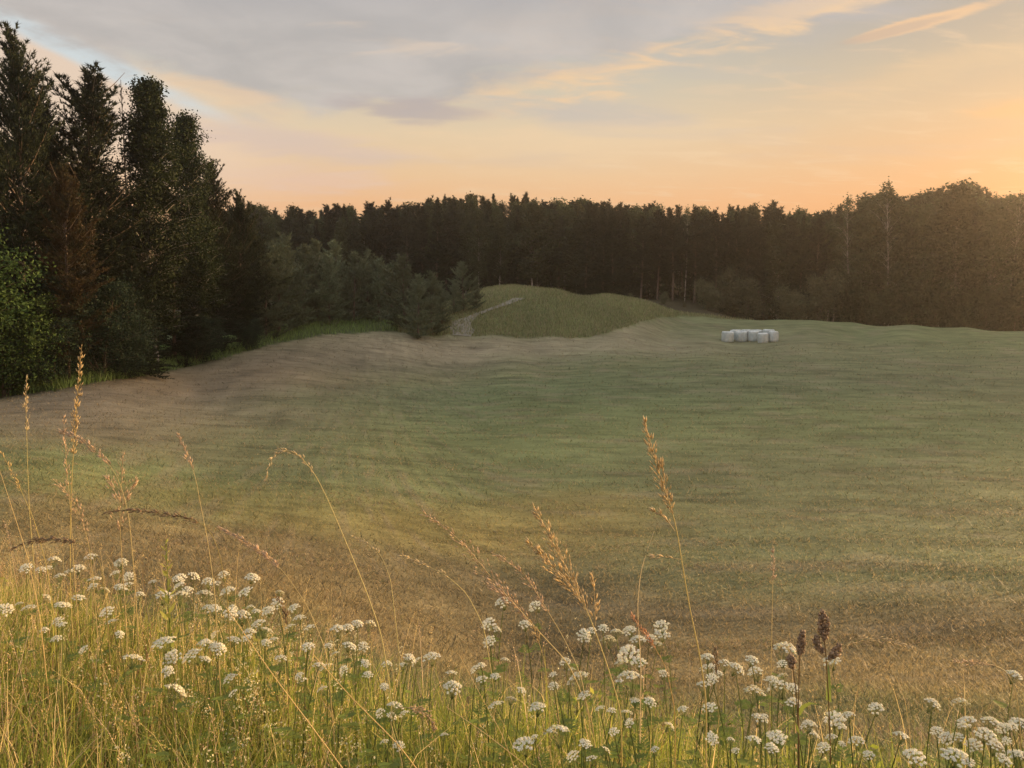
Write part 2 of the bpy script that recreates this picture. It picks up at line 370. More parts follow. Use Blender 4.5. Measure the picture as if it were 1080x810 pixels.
_zone(300, 600, 4, 3.0, RUST, 0.95); _zone(420, 640, 3.5, 2.5, RUST, 0.9); _zone(150, 560, 3.5, 2.0, RUST, 0.8); _zone(560, 640, 4, 2.5, DARK, 0.8)
_zone(800, 640, 5, 3, DARK, 0.95); _zone(960, 645, 4, 2.6, DARK, 0.8); _zone(700, 690, 3, 1.5, DARK, 0.8); _zone(980, 600, 4, 1.6, GREEN, 0.55)
_zone(920, 720, 2.5, 1.2, RUST, 0.7); _zone(1050, 700, 3, 1.2, RUST, 0.6); _zone(1050, 570, 5, 3, OLIVE, 0.7)
def field_col(x, y):
    x = np.asarray(x, float); y = np.asarray(y, float)
    c = np.broadcast_to((GREEN * 0.7 + OLIVE * 0.3), (len(x), 3)).copy()
    wx = x + 3.0 * (fbm(x, y, 7, 51) - 0.5) * 2; wy = y + 3.0 * (fbm(x, y, 6, 55) - 0.5) * 2 * np.clip(y / 25, 0.15, 1)
    for px, py, rx, ry, cc, k, ro in _z:
        dx = wx - px; dy = wy - py; a = (dx * math.cos(ro) - dy * math.sin(ro)) / rx; b = (dx * math.sin(ro) + dy * math.cos(ro)) / ry
        w = (k * np.exp(-0.5 * (a * a + b * b) ** 1.3))[:, None]
        c = c * (1 - w) + cc * w
    # swaths left by the mower: long, slightly curved, following the slope
    s = y + 0.012 * (x - 12) ** 2 * np.clip(y / 60, 0.2, 1) + 0.9 * (fbm(x, y, 8, 61) - 0.5)
    lw = 1 - sstep(x + 0.10 * y, -6.0, 3.0)                      # at the left the rows run along the wood
    s = s * (1 - lw) + (x * 1.0 + y * 0.22 + 0.5 * (fbm(x, y, 8, 62) - 0.5)) * lw; al = x * (1 - lw) + (y - 0.22 * x) * lw
    sw = 0.5 + 0.5 * np.sin(s * 2 * math.pi / 2.1); sw2 = vnoise(al * 0.22, s, 0.55, 63); sw3 = vnoise(al * 0.10, s, 1.6, 64); sw4 = vnoise(x * 0.6, y, 0.5, 65)
    m = 0.66 + 0.06 * sw + 0.24 * sw2 + 0.16 * sw3 + 0.24 * sw4
    straw = sstep(vnoise(al * 0.30, s, 0.5, 66), 0.60, 0.9)[:, None] * 0.35
    c = c * m[:, None]; c = c * (1 - straw) + TAN * 0.8 * straw
    return c * (0.86 + 0.28 * fbm(x, y, 3.0, 71))[:, None]

def build_ground():
    az = np.concatenate([np.linspace(-180, -48, 44, endpoint=False), np.linspace(-48, 48, 420), np.linspace(48, 180, 45)[1:-1]])
    az = R(1) * az; rr = np.geomspace(0.3, 900, 430)
    A, Rr = np.meshgrid(az, rr); x = (Rr * np.sin(A)).ravel(); y = (Rr * np.cos(A)).ravel(); z = height(x, y)
    n, m = len(rr), len(az)
    V = np.concatenate([np.stack([x, y, z], -1), [[0, 0, gz(0, 0)]]])
    i = (np.arange(n - 1) * m)[:, None]; j = np.arange(m)[None]; j2 = (j + 1) % m
    Q = np.stack([i + j, i + j2, i + m + j2, i + m + j], -1).reshape(-1, 4)[:, ::-1]
    T = np.stack([np.full(m, n * m), (np.arange(m) + 1) % m, np.arange(m)], -1)[:, ::-1]
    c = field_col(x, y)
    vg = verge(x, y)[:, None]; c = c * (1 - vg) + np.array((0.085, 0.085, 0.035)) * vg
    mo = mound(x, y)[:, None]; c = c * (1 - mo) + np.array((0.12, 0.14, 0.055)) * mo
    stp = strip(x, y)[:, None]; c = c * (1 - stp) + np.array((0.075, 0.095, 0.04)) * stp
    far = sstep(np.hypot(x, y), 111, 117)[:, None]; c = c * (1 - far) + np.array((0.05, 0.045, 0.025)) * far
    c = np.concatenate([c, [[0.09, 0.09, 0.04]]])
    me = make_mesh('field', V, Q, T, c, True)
    mt = bpy.data.materials.new('mown_ground'); mt.use_nodes = True; t = NT(mt.node_tree); p = t.n['Principled BSDF']
    a = t.new('ShaderNodeAttribute', attribute_name='Col'); tc = t.new('ShaderNodeTexCoord')
    mp = t.new('ShaderNodeMapping'); t.l.new(tc.outputs['Object'], mp.inputs[0]); mp.inputs['Scale'].default_value = (0.35, 1.0, 1.0)
    n1 = t.noise(mp.outputs[0], 2.6, 6, 0.68); n2 = t.noise(tc.outputs['Object'], 14.0, 4, 0.7)
    mp2 = t.new('ShaderNodeMapping'); t.l.new(tc.outputs['Object'], mp2.inputs[0]); mp2.inputs['Scale'].default_value = (0.32, 1.0, 1.0)
    n3 = t.noise(mp2.outputs[0], 0.9, 5, 0.7, 0.6)
    f = t.m('ADD', t.m('ADD', t.m('MULTIPLY', n1, 0.8), t.m('MULTIPLY', n2, 0.5)), t.m('MULTIPLY', n3, 0.8))
    v = t.m('MULTIPLY', t.m('ADD', -0.12, t.m('MULTIPLY', f, 1.10)), t.m('ADD', 0.84, t.m('MULTIPLY', 0.17, t.step(n3, 0.36, 0.50))))
    v = t.m('MULTIPLY', v, 0.80)
    c2 = t.mix(1.0, a.outputs['Color'], t.xyz(v, v, v), 'MULTIPLY')
    t.l.new(c2, p.inputs['Base Color']); p.inputs['Roughness'].default_value = 0.95; p.inputs['Specular IOR Level'].default_value = 0.1
    b = t.new('ShaderNodeBump'); b.inputs['Strength'].default_value = 0.9; b.inputs['Distance'].default_value = 0.08
    t.l.new(f, b.inputs['Height']); t.l.new(b.outputs[0], p.inputs['Normal'])
    o = link('field', me, mt); tag(o, 'rolling mown hay field with brown and green swaths', None, None, 'structure')
build_ground()

TRACK = []
def on_track(x, y):
    P = np.array(TRACK); d = np.sqrt(((x[:, None] - P[None, :, 0]) ** 2 + ((y[:, None] - P[None, :, 1]) * 0.7) ** 2) / P[None, :, 2] ** 2).min(1); return 1 - sstep(d, 0.75, 1.15)
def build_path():
    pts = [ground_at(u, v)[:2] for u, v in [(487, 355), (488, 349), (486, 341), (500, 333), (520, 326), (540, 319), (548, 315.5)]]
    wd = [0.9, 1.25, 0.9, 0.40, 0.42, 0.6, 0.7]
    P = np.array(pts); s = np.linspace(0, len(P) - 1, 60); x = np.interp(s, range(len(P)), P[:, 0]); y = np.interp(s, range(len(P)), P[:, 1]); w = np.interp(s, range(len(P)), wd)
    TRACK.extend(zip(x, y, w)); k = 7; V = []
    for i in range(60):
        for j in range(k):
            f = (j / (k - 1) - 0.5) * 2; xx = x[i] + w[i] * f * (1 + 0.25 * (vnoise(i * 0.31, f, 1, 3) - 0.5)); V.append((xx, y[i], 0))
    V = np.array(V, float); V[:, 2] = height(V[:, 0], V[:, 1]) + 0.05
    Q = [(i * k + j, i * k + j + 1, (i + 1) * k + j + 1, (i + 1) * k + j) for i in range(59) for j in range(k - 1)]
    mt = bark_mat('worn_gravel', (0.12, 0.115, 0.085), (0.19, 0.18, 0.14), 4)
    tag(link('path', make_mesh('path', V, Q, None, None, True), mt), 'worn grey gravel track climbing the grassy mound', None, None, 'structure')
build_path()

# ------------------------------------------------------------------ trees
def needles(g, P, D, n, ln, w, spread=0.75, up=0.25):
    """n thin triangles round every shoot"""
    m = len(P); Pn = np.repeat(P, n, 0); Dn = np.repeat(D, n, 0)
    d = unit(Dn + spread * g.normal(size=(m * n, 3)) + np.array([0, 0, up])); L = ln * g.uniform(0.6, 1.25, (m * n, 1))
    s = unit(np.cross(d, rand_dirs(g, m * n))) * w * g.uniform(0.6, 1.3, (m * n, 1)); base = Pn + Dn * g.uniform(-0.4, 0.4, (m * n, 1)) * ln
    V = np.stack([base - s * 0.5, base + s * 0.5, base + d * L], 1).reshape(-1, 3)
    return V, np.arange(m * n * 3).reshape(-1, 3)
def leaves(g, P, n, spread, size, droop=0.3):
    m = len(P); C = np.repeat(P, n, 0) + g.normal(size=(m * n, 3)) * spread
    a = rand_dirs(g, m * n); a[:, 2] -= droop; a = unit(a); b = unit(np.cross(a, rand_dirs(g, m * n)))
    s = size * g.uniform(0.6, 1.3, (m * n, 1)); a = a * s; b = b * s * 0.62
    V = np.stack([C - a * .5, C + b * .5, C + a * .6, C - b * .5], 1).reshape(-1, 3)
    return V, np.arange(m * n * 4).reshape(-1, 4)

def conifer(name, seed, H, zb, Rm, prof, whorl, nbr, elev, tuft, nn, ln, w, trunk_r, spread=0.75, dead=0.0, keep=1.0):
    """trunk with limbs, crown of needle tufts on whorled branches"""
    g = np.random.default_rng(seed); tr = Buf(); cr = Buf()
    zs = np.linspace(0, H * 0.99, 12); bend = 0.012 * H
    ph = g.uniform(0, 6.28); ax = lambda z: np.stack([bend * np.sin(z / H * 3 + ph) - bend * math.sin(ph), bend * np.cos(z / H * 2.6 + ph) - bend * math.cos(ph), z], -1)
    tr.tube(ax(zs), trunk_r * (1 - 0.93 * zs / H) , 7)
    P = []; D = []; z = zb
    while z < H * 0.985:
        t = (z - zb) / (H - zb); L0 = Rm * prof(t)
        for k in range(g.integers(max(2, nbr - 1), nbr + 2)):
            if g.random() > keep and t < 0.9: continue
            th = g.uniform(0, 2 * math.pi); L = L0 * g.uniform(0.55, 1.15) * (0.62 + 0.72 * float(vnoise(th * 0.9, z / (0.13 * H), 1.0, seed))); e = R(elev[0] + (elev[1] - elev[0]) * t + g.normal() * 8)
            o = ax(np.array([z + g.normal() * whorl * 0.25]))[0]
            s = np.linspace(0, 1, 5)[:, None]; hd = np.array([math.cos(th), math.sin(th), 0])
            br = o + hd * math.cos(e) * L * s + np.array([0, 0, 1]) * (math.sin(e) * L * s + elev[2] * L * s ** 2)
            tr.tube(br, np.linspace(1, 0.25, 5) * max(0.006, trunk_r * 0.22 * min(1.0, L / Rm + .2)), 3)
            if g.random() < dead: continue
            side = np.cross(hd, [0, 0, 1.0]); q = 0.25 if L > 0.6 else 0.1
            while q <= 1.0:
                b0 = br[0] + (np.array([np.interp(q, s[:, 0], br[:, c]) for c in range(3)]) - br[0])
                bd = unit(br[-1] - br[1])
                for sg in (-1, 1):
                    SL = (0.16 + 0.34 * (1 - q)) * L * g.uniform(0.5, 1.2)
                    d = unit(bd * 0.7 + sg * side * g.uniform(0.4, 1.0) + np.array([0, 0, g.uniform(-.1, .45)]))
                    for f in np.arange(0.3, 1.01, max(0.15, tuft / max(SL, 1e-3))):
                        P.append(b0 + d * SL * f + g.normal(size=3) * 0.02); D.append(unit(d + np.array([0, 0, 0.35])))
                P.append(b0); D.append(unit(bd + np.array([0, 0, .4])))
                q += max(0.09, tuft * 1.15 / L)
        z += whorl * g.uniform(0.75, 1.25)
    for zz in np.arange(H * 0.93, H, max(0.12, tuft * .6)): P.append(ax(np.array([zz]))[0]); D.append(np.array([0, 0, 1.0]))
    V, T = needles(g, np.array(P), np.array(D), nn, ln, w, spread); cr.add(V, None, T)
    return tr.mesh(name + '_trunk', True), cr.mesh(name + '_crown')

def leafy(name, seed, H, zb, Rm, prof, nbr, sub, nl, size, trunk_r, elev=(35, 60), stems=1, droop=0.3, spread=0.16):
    """broadleaf: limbs, twigs, leaf faces spread through the crown's volume"""
    g = np.random.default_rng(seed); tr = Buf(); cr = Buf(); P = []
    for st in range(stems):
        lean = g.normal(size=2) * (0.0 if stems == 1 else 0.18); Hs = H * (1.0 if st == 0 else g.uniform(0.65, 0.95))
        zs = np.linspace(0, Hs, 9); wig = g.normal(size=2) * 0.02 * H
        ax = lambda z: np.stack([lean[0] * z + wig[0] * np.sin(z / H * 5), lean[1] * z + wig[1] * np.sin(z / H * 4 + 1), z], -1)
        tr.tube(ax(zs), trunk_r * (1 - 0.92 * zs / Hs), 6)
        for k in range(nbr // stems):
            t = g.random() ** 0.85; z = zb + (Hs - zb) * t * 0.97; th = g.uniform(0, 2 * math.pi)
            L = Rm * prof(t) * g.uniform(0.5, 1.1) * (0.5 + 0.95 * float(vnoise(th * 0.95, z / (0.12 * H), 1.0, seed))); e = R(g.uniform(*elev)) ; o = ax(np.array([z]))[0]
            s = np.linspace(0, 1, 5)[:, None]; hd = np.array([math.cos(th), math.sin(th), 0])
            br = o + hd * L * s + np.array([0, 0, 1.0]) * math.tan(min(e, 1.1)) * L * (s - 0.45 * s ** 2)
            br[:, 2] = np.minimum(br[:, 2], Hs - 0.9 * np.hypot(br[:, 0] - o[0], br[:, 1] - o[1]) + 0.01 * H * g.random())
            tr.tube(br, np.linspace(1, 0.2, 5) * max(0.006, trunk_r * 0.25), 3)
            for f in np.linspace(0.35, 1.0, sub):
                b0 = np.array([np.interp(f, s[:, 0], br[:, c]) for c in range(3)]); P.append(b0 + g.normal(size=3) * spread * 0.8)
        for f in np.linspace(0.9, 1.0, 4): P.append(ax(np.array([Hs * f]))[0])
    V, Q = leaves(g, np.array(P), nl, spread, size, droop); cr.add(V, Q)
    return tr.mesh(name + '_trunk', True), cr.mesh(name + '_crown')

def place_tree(name, pair, base, sc, rz, mt, mc, label, cat, group):
    r = empty(name, base, rz, sc); tag(r, label, cat, group)
    link('trunk', pair[0], mt, r); o = link('crown', pair[1], mc, r)
    if mc is not None and pair[1].materials and pair[1].materials[0] != mc:
        o.material_slots[0].link = 'OBJECT'; o.material_slots[0].material = mc
    return r

pine_prof = lambda t: (1 - t) ** 0.50 * (0.55 + 0.45 * min(1, t * 3.5)) + 0.05
bush_prof = lambda t: (1 - t) ** 0.5 * (0.75 + 0.25 * min(1, t * 4)) + 0.06
birch_prof = lambda t: max(0.08, math.sin(math.pi * min(1, 0.16 + 0.84 * t) ** 0.8) ** 0.8)
cone_prof = lambda t: (1 - t) ** 0.85 + 0.04

NP = [conifer('near_pine', 100 + i, 15, 0.8 + 0.5 * i, 3.0, pine_prof, 0.40, 7, (0, 64, 0.25), 0.20, 12, 0.20, 0.040, 0.17, 0.6, 0.05, 0.95) for i in range(3)]
NB = [leafy('near_birch', 130 + i, 14, 1.2, 2.3, lambda t: (1 - t) ** 0.55 * (0.5 + 0.5 * min(1, t * 3)) + 0.08, 300, 8, 20, 0.125, 0.13, (25, 62), 1, 0.5, 0.17) for i in range(2)]
NS = conifer('near_spruce', 140, 12, 0.4, 2.5, cone_prof, 0.36, 8, (-8, 35, 0.10), 0.19, 11, 0.18, 0.042, 0.15, 0.55)
YP = [conifer('young_pine', 150 + i, 6, 0.15, 1.75, bush_prof, 0.42, 6, (12, 58, 0.25), 0.17, 10, 0.19, 0.034, 0.08, 0.5) for i in range(3)]
LB = [leafy('leafy_bush', 160 + i, 5, 0.1, 1.9, lambda t: (1 - t) ** 0.5 * (0.7 + 0.3 * min(1, t * 4)) + 0.1, 170, 7, 22, 0.085, 0.05, (15, 60), 4, 0.1, 0.17) for i in range(2)]

def near(u, vt, Y, dv=0):
    """base point and height of a tree whose tip the photo shows at (u, vt)"""
    p = at(u, vt, Y); z = gz(p[0], Y); return (p[0], Y, z - 0.05), p[2] - z

def left_wood():
    g = 'trees of the wood edge at the left'
    for i, (nm, kind, u, vt, Y, wide, mat, label, cat) in enumerate([
        ('pine_tree', ('p', 0), 4, 33, 37, 0.80, M_PINE, 'tall dark pine cut by the left picture edge, highest of the wood', 'pine tree'),
        ('pine_tree', ('p', 1), 34, 98, 43, 0.9, M_PINE, 'dark pine with a thin tip just right of the highest pine', 'pine tree'),
        ('pine_tree', ('p', 2), 90, 74, 42, 1.3, M_PINE, 'broad pine with many upright shoots in its open top', 'pine tree'),
        ('birch_tree', ('b', 0), 153, 84, 42, 0.95, M_BIRCH, 'dense leafy tree with lighter green rounded top amid the pines', 'birch tree'),
        ('birch_tree', ('b', 1), 197, 119, 45, 0.85, M_BIRCH, 'narrow dark leafy tree with pointed top right of the rounded one', 'birch tree'),
        ('pine_tree', ('p', 1), 226, 172, 47, 0.90, M_PINE, 'dark pine sloping down the right side of the wood', 'pine tree'),
        ('pine_tree', ('p', 0), 247, 203, 51, 0.95, M_PINE, 'lower dark pine ending the tall wood on the right', 'pine tree'),
        ('pine_tree', ('p', 2), 60, 178, 35.5, 0.95, M_PINEW, 'brownish sunlit-tinted pine in front of the tall dark pines', 'pine tree'),
        ('pine_tree', ('p', 0), 122, 190, 45, 1.15, M_PINE, 'dark pine low under the broad open pine', 'pine tree'),
        ('spruce_tree', ('s', 0), 178, 214, 41, 1.05, M_SPRUCE, 'black spruce with branches down to the ground below the leafy trees', 'spruce tree'),
        ('spruce_tree', ('s', 0), 216, 232, 47, 1.15, M_SPRUCE, 'dark spruce at the wood corner above the green strip', 'spruce tree'),
        ('spruce_tree', ('s', 0), 138, 260, 40, 1.2, M_SPRUCE, 'short wide black spruce at the foot of the wood', 'spruce tree'),
        ('pine_tree', ('p', 1), 262, 232, 57, 1.1, M_PINE, 'small dark pine beside the young grey green pines', 'pine tree'),
        ('pine_tree', ('p', 2), -40, 60, 39, 0.9, M_PINE, 'dark pine mostly outside the left picture edge', 'pine tree')]):
        Y = edge_y(u) + [3.2, 7, 6, 5, 5.5, 7, 7, 1.6, 8, 3.6, 5.0, 1.8, 9, 5][i]
        base, h = near(u, vt, Y); pr, h0 = {'p': (NP, 15), 'b': (NB, 14), 's': ([NS], 12)}[kind[0]]
        s = h / h0; wide *= 1.25 if kind[0] == 'p' else 1.1; place_tree(nm, pr[kind[1]], base, (s * wide, s * wide, s), i * 2.1, M_BBARK if kind[0] == 'b' else M_BARK, mat, label, cat, g)
    # thin bare leader between the broad pine and the leafy tree
    base, h = near(127, 83, edge_y(127) + 7); g2 = np.random.default_rng(3); b = Buf(); c = Buf()
    b.tube([(0, 0, 0), (0.05, 0, h * 0.5), (0, 0.03, h)], [0.1, 0.06, 0.015], 5); P = []
    for k in range(26):
        z = h * (0.72 + 0.28 * k / 25); L = 0.75 * (1 - k / 30); th = k * 2.4
        e = np.array([L * .5 * math.cos(th), L * .5 * math.sin(th), L * 0.9]); b.tube([(0.02, 0.01, z - .5), np.array([0, 0, z - .5]) + e], [0.02, 0.006], 3); P += [np.array([0, 0, z - .5]) + e * f for f in (.55, .8, 1)]
    V, T = needles(g2, np.array(P), np.tile([0, 0, 1.0], (len(P), 1)), 7, 0.15, 0.025); c.add(V, None, T)
    place_tree('pine_tree', (b.mesh('thin_trunk', True), c.mesh('thin_crown')), base, 1, 0, M_BARK, M_PINE, 'thin half bare pine top poking up between broad pine and leafy tree', 'pine tree', g)
    for i, (u, vt, Y, wide, mat, pr, label) in enumerate([
        (-22, 228, 31, 1.2, M_BUSH, 0, 'tall fresh green leafy bush at the left picture edge'),
        (-2, 300, 30, 1.2, M_BUSH, 1, 'lower green bush in front of the tall one at the left edge'),
        (104, 290, 36.5, 1.25, M_BUSHD, 1, 'round dark green bush at the foot of the wood'),
        (128, 325, 36, 1.2, M_BUSHD, 0, 'small dark bush against the right side of the round bush'),
        (55, 330, 34.5, 1.3, M_BUSHD, 0, 'low dark bush between the fresh green bushes and the round bush'),
        (205, 330, 45, 1.4, M_BUSHD, 1, 'low dark bush under the black spruces by the grass strip'),
        (258, 336, 53, 1.3, M_BUSHD, 0, 'low bush at the far end of the wood edge')]):
        Y = edge_y(u) + [0.6, 0.2, 0.8, 0.6, 1.0, 1.0, 1.0][i]
        base, h = near(u, vt, Y); s = h / 5
        place_tree('bush', LB[pr], base, (s * wide, s * wide, s), i * 1.7, M_BARK, mat, label, 'bush', 'bushes along the wood edge')
left_wood()

def young_pines():
    rows = [(292, 262, 60, 1.0), (303, 250, 63, 0.95), (318, 262, 66, 1.0), (334, 256, 68, 1.0), (346, 270, 62, 0.9), (356, 258, 72, 1.0), (372, 268, 66, 0.95),
            (386, 266, 71, 1.0), (399, 276, 65, 1.0), (412, 280, 66.5, 1.0), (427, 271, 66, 1.25), (440, 292, 69, 1.0), (455, 288, 75, 0.9), (466, 305, 80, 1.0),
            (489, 278, 86, 1.05), (478, 296, 84, 0.9), (502, 292, 87, 0.8), (278, 272, 57, 1.0)]
    say = {10: 'big round bushy young pine nearest the field by the gravel track', 14: 'lone grey green young pine on the shoulder of the mound', 13: 'small low young pine beside the mound slope',
           15: 'small pine against the left side of the lone pine on the mound', 16: 'small pine against the right side of the lone pine on the mound', 17: 'young pine half hidden behind the end of the dark wood'}
    for i, (u, vt, Y, wide) in enumerate(rows):
        Y = edge_y(u) + (1.5 if u > 424 else 5.5 + 0.6 * (Y - 57)) if u < 436 else Y * 0.6 + 33 if Y < 80 else Y + 2
        base, h = near(u, vt, Y); s = h / 6
        lab = say.get(i, 'bushy young pine inside the row left of the big round one' if i < 10 else 'young pine just right of the big round bushy one')
        place_tree('young_pine', YP[i % 3], base, (s * wide * 1.35, s * wide * 1.35, s), i * 1.3, M_BARK, M_PINEY, lab, 'young pine', 'row of young bushy pines')
young_pines()

# far forest: every tree its own thing, few shapes shared
FP = [conifer('forest_pine', 200 + i, 19, 7.5 - i * 1.5, 2.5, lambda t: math.sqrt(max(0, 1 - (1.15 * t - 0.15) ** 2)) * (0.55 + 0.45 * min(1, t * 3)) * (1 - 0.35 * t) + 0.04, 0.60, 6, (5, 50, 0.2), 0.36, 9, 0.42, 0.11, 0.17, 0.8, 0.0, 0.94) for i in range(3)]
FS = [conifer('forest_spruce', 210 + i, 19, 0.5 + i, 2.6, lambda t: (1 - t) ** 0.8 + 0.03, 0.52, 7, (-12, 30, 0.08), 0.36, 9, 0.40, 0.12, 0.16, 0.7) for i in range(2)]
FB = [leafy('forest_birch', 220 + i, 18, 2.2 - 0.6 * i, 2.9, birch_prof, 130, 7, 12, 0.32, 0.13, (35, 65), 1, 0.4, 0.36) for i in range(3)]
FW = leafy('wispy_birch', 230, 18, 7.0, 2.2, birch_prof, 46, 5, 6, 0.24, 0.10, (45, 68), 1, 0.4, 0.22)
FG = [leafy('forest_shrub', 240 + i, 5, 0.1, 2.1, birch_prof, 60, 6, 10, 0.26, 0.05, (25, 60), 3, 0.1, 0.3) for i in range(2)]
_sky = np.array([(180, 214), (240, 212), (265, 213), (290, 221), (310, 217), (332, 222), (352, 213), (378, 213), (402, 217), (424, 211), (450, 213), (470, 207), (487, 205), (520, 206), (555, 207), (600, 210), (640, 213),
                 (700, 216), (730, 220), (760, 217), (800, 218), (850, 222), (885, 222), (905, 216), (918, 206), (940, 203), (956, 212), (975, 205), (995, 199), (1012, 194), (1030, 199), (1046, 208), (1060, 207), (1080, 208), (1130, 200), (1200, 204)])
_front = np.array([(180, 128), (450, 136), (560, 138), (720, 132), (900, 126), (1080, 118), (1200, 112), (1560, 102), (1720, 92)])
def far_forest():
    g = np.random.default_rng(77); n = 0
    part_of = lambda u: 'behind the young pines' if u < 470 else 'behind the grassy mound' if u < 735 else 'behind the white bales' if u < 890 else 'on its higher right side'
    for row, (dY, step, dv) in enumerate([(0, 15.0, 14), (5, 14.0, 8), (10, 13.5, 4), (16, 13.0, 0), (22, 14.0, 3)]):
        u = 232 + row * 5
        while u < (1120 if row > 1 else 1700):  # front rows run on out of view: unseen trees added to shade the field
            if 1195 < u < 1262: u = 1262  # gap in the added trees lets sunlight through to the haze
            uu = u + g.normal() * 3.0; Y = np.interp(uu, _front[:, 0], _front[:, 1]) + dY + g.uniform(-2, 2)
            vt = np.interp(uu, _sky[:, 0], _sky[:, 1]) + abs(g.normal()) * 7 - 3 + dv * g.uniform(0.3, 1.3)
            k = g.random(); right = uu > 890
            if right: kind = 'b' if k < 0.72 else 'p'
            elif row == 0: kind = 'p' if k < 0.50 else 'b' if k < 0.86 else 's'
            elif row < 3: kind = 's' if k < 0.16 else 'p' if k < 0.62 else 'b'
            else: kind = 's' if k < 0.16 else 'p' if k < 0.66 else 'b'
            if kind == 's': vt -= 2
            if kind == 'b' and not right: vt += 3
            base, h = near(uu, vt, Y); pr, h0, nm, cat, mt, mc, lab = {
                'p': (FP, 19, 'pine_tree', 'pine tree', M_BARK, M_FPINE, 'dark rounded pine'), 's': (FS, 19, 'spruce_tree', 'spruce tree', M_BARK, M_SPRUCE, 'dark pointed spruce'),
                'b': (FB, 18, 'birch_tree', 'birch tree', M_BARK if right and row else M_BBARK, M_FBIRCH, 'leafy birch')}[kind]
            s = h / h0; wd = s * (g.uniform(1.1, 1.75) if kind == 'p' else g.uniform(0.9, 1.35))
            place_tree(nm, pr[n % len(pr)], base, (wd, wd, s), g.uniform(0, 6.28), mt, mc, f"{lab} {'at the front' if row == 0 else 'deeper'} in the forest {part_of(uu)}", cat, f'{cat}s of the far forest')
            n += 1; u += step * g.uniform(0.75, 1.25) * (1 if u < 1120 else 1.5)
    for u, vt, Y, lab in [(939, 190, 121, 'tall wispy birch rising over the forest where it steps up'), (897, 207, 124, 'thin wispy birch top left of the tall wispy one'), (725, 218, 133, 'wispy birch top above the right end of the mound'),
                          (1074, 206, 116, 'wispy birch at the right picture edge'), (1064, 206, 117, 'thin birch beside the dense crown at far right')]:
        base, h = near(u, vt, Y); s = h / 18; place_tree('birch_tree', FW, base, (s, s, s), u, M_BBARK, M_FBIRCH, lab, 'birch tree', 'wispy birches over the forest')
    base, h = near(1012, 196, 118); s = h / 18
    place_tree('birch_tree', FB[0], base, (s * 1.35, s * 1.35, s), 1, M_BBARK, M_FBIRCH, 'broad dense leafy crown highest on the right side of the forest', 'birch tree', None)
    for i, (u, vt, Y, lab) in enumerate([(768, 285, 124, 'tallest grey brown shrub at the forest foot behind the bales'), (748, 296, 122, 'grey brown shrub left of the tallest at the forest foot'), (790, 294, 123, 'shrub right of the tallest at the forest foot'),
                                         (865, 288, 120, 'tall narrow shrub at the forest foot right of the bales'), (665, 309, 118, 'small shrub behind the right flank of the mound'), (700, 308, 120, 'low round shrub at the end of the mound'), (722, 318, 121, 'lowest shrub at the forest edge beyond the mound'), (838, 304, 120, 'low shrub between the bales shrubs and the narrow one')]):
        base, h = near(u, vt, Y); s = h / 5; wd = s * (0.75 if i == 3 else 0.9)
        place_tree('shrub', FG[i % 2], base, (wd, wd, s), i, M_BARK, M_FSHRUB, lab, 'shrub', 'shrubs at the forest foot')
far_forest()

def right_shrubs():
    g = np.random.default_rng(93)
    for i in range(22):
        u = 892 + i * 10.5 + g.normal() * 3; Y = np.interp(u, _front[:, 0], _front[:, 1]) - g.uniform(1, 4.5)
        base, h = near(u, 298 + g.normal() * 10 + 0.06 * (u - 892), Y); s = h / 5
        place_tree('shrub', FG[i % 2], base, (s * 0.8, s * 0.8, s), i, M_BARK, M_FBIRCH, 'leafy shrub closing the foot of the forest on its higher right side', 'shrub', 'shrubs at the right foot of the forest')
right_shrubs()

def undergrowth():
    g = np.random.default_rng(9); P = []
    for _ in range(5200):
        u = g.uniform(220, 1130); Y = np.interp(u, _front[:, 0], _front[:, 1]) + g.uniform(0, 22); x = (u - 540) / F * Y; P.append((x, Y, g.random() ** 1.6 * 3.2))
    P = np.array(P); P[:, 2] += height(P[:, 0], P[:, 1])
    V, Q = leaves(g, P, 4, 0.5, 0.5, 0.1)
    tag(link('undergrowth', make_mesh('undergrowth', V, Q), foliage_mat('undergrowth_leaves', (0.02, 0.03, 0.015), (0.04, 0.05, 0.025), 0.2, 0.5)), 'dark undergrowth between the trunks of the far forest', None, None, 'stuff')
undergrowth()

# ------------------------------------------------------------------ grass masses
def tufts(name, P, H, W, cols, label, lean=0.35, seed=1, mat=None):
    """one triangle per blade"""
    g = np.random.default_rng(seed); n = len(P)
    th = g.uniform(0, 2 * math.pi, n); s = np.stack([np.cos(th), np.sin(th), np.zeros(n)], -1) * (W / 2)[:, None]
    tip = np.stack([g.normal(size=n) * lean, g.normal(size=n) * lean, np.ones(n)], -1) * H[:, None]
    V = np.stack([P - s, P + s, P + tip], 1).reshape(-1, 3)
    tag(link(name, make_mesh(name, V, None, np.arange(3 * n).reshape(-1, 3), np.repeat(cols, 3, 0)), mat or M_GRASS), label, None, None, 'stuff')
M_GRASS = col_mat('grass_blades', 0.45, 0.6)
def scatter(n, u0, u1, Ya, Yb, mask, seed):
    g = np.random.default_rng(seed); Y = 1 / g.uniform(1 / Yb, 1 / Ya, n); x = (g.uniform(u0, u1, n) - 540) / F * Y
    k = g.random(n) < mask(x, Y); x = x[k]; Y = Y[k]
    return np.stack([x, Y, height(x, Y)], -1), g
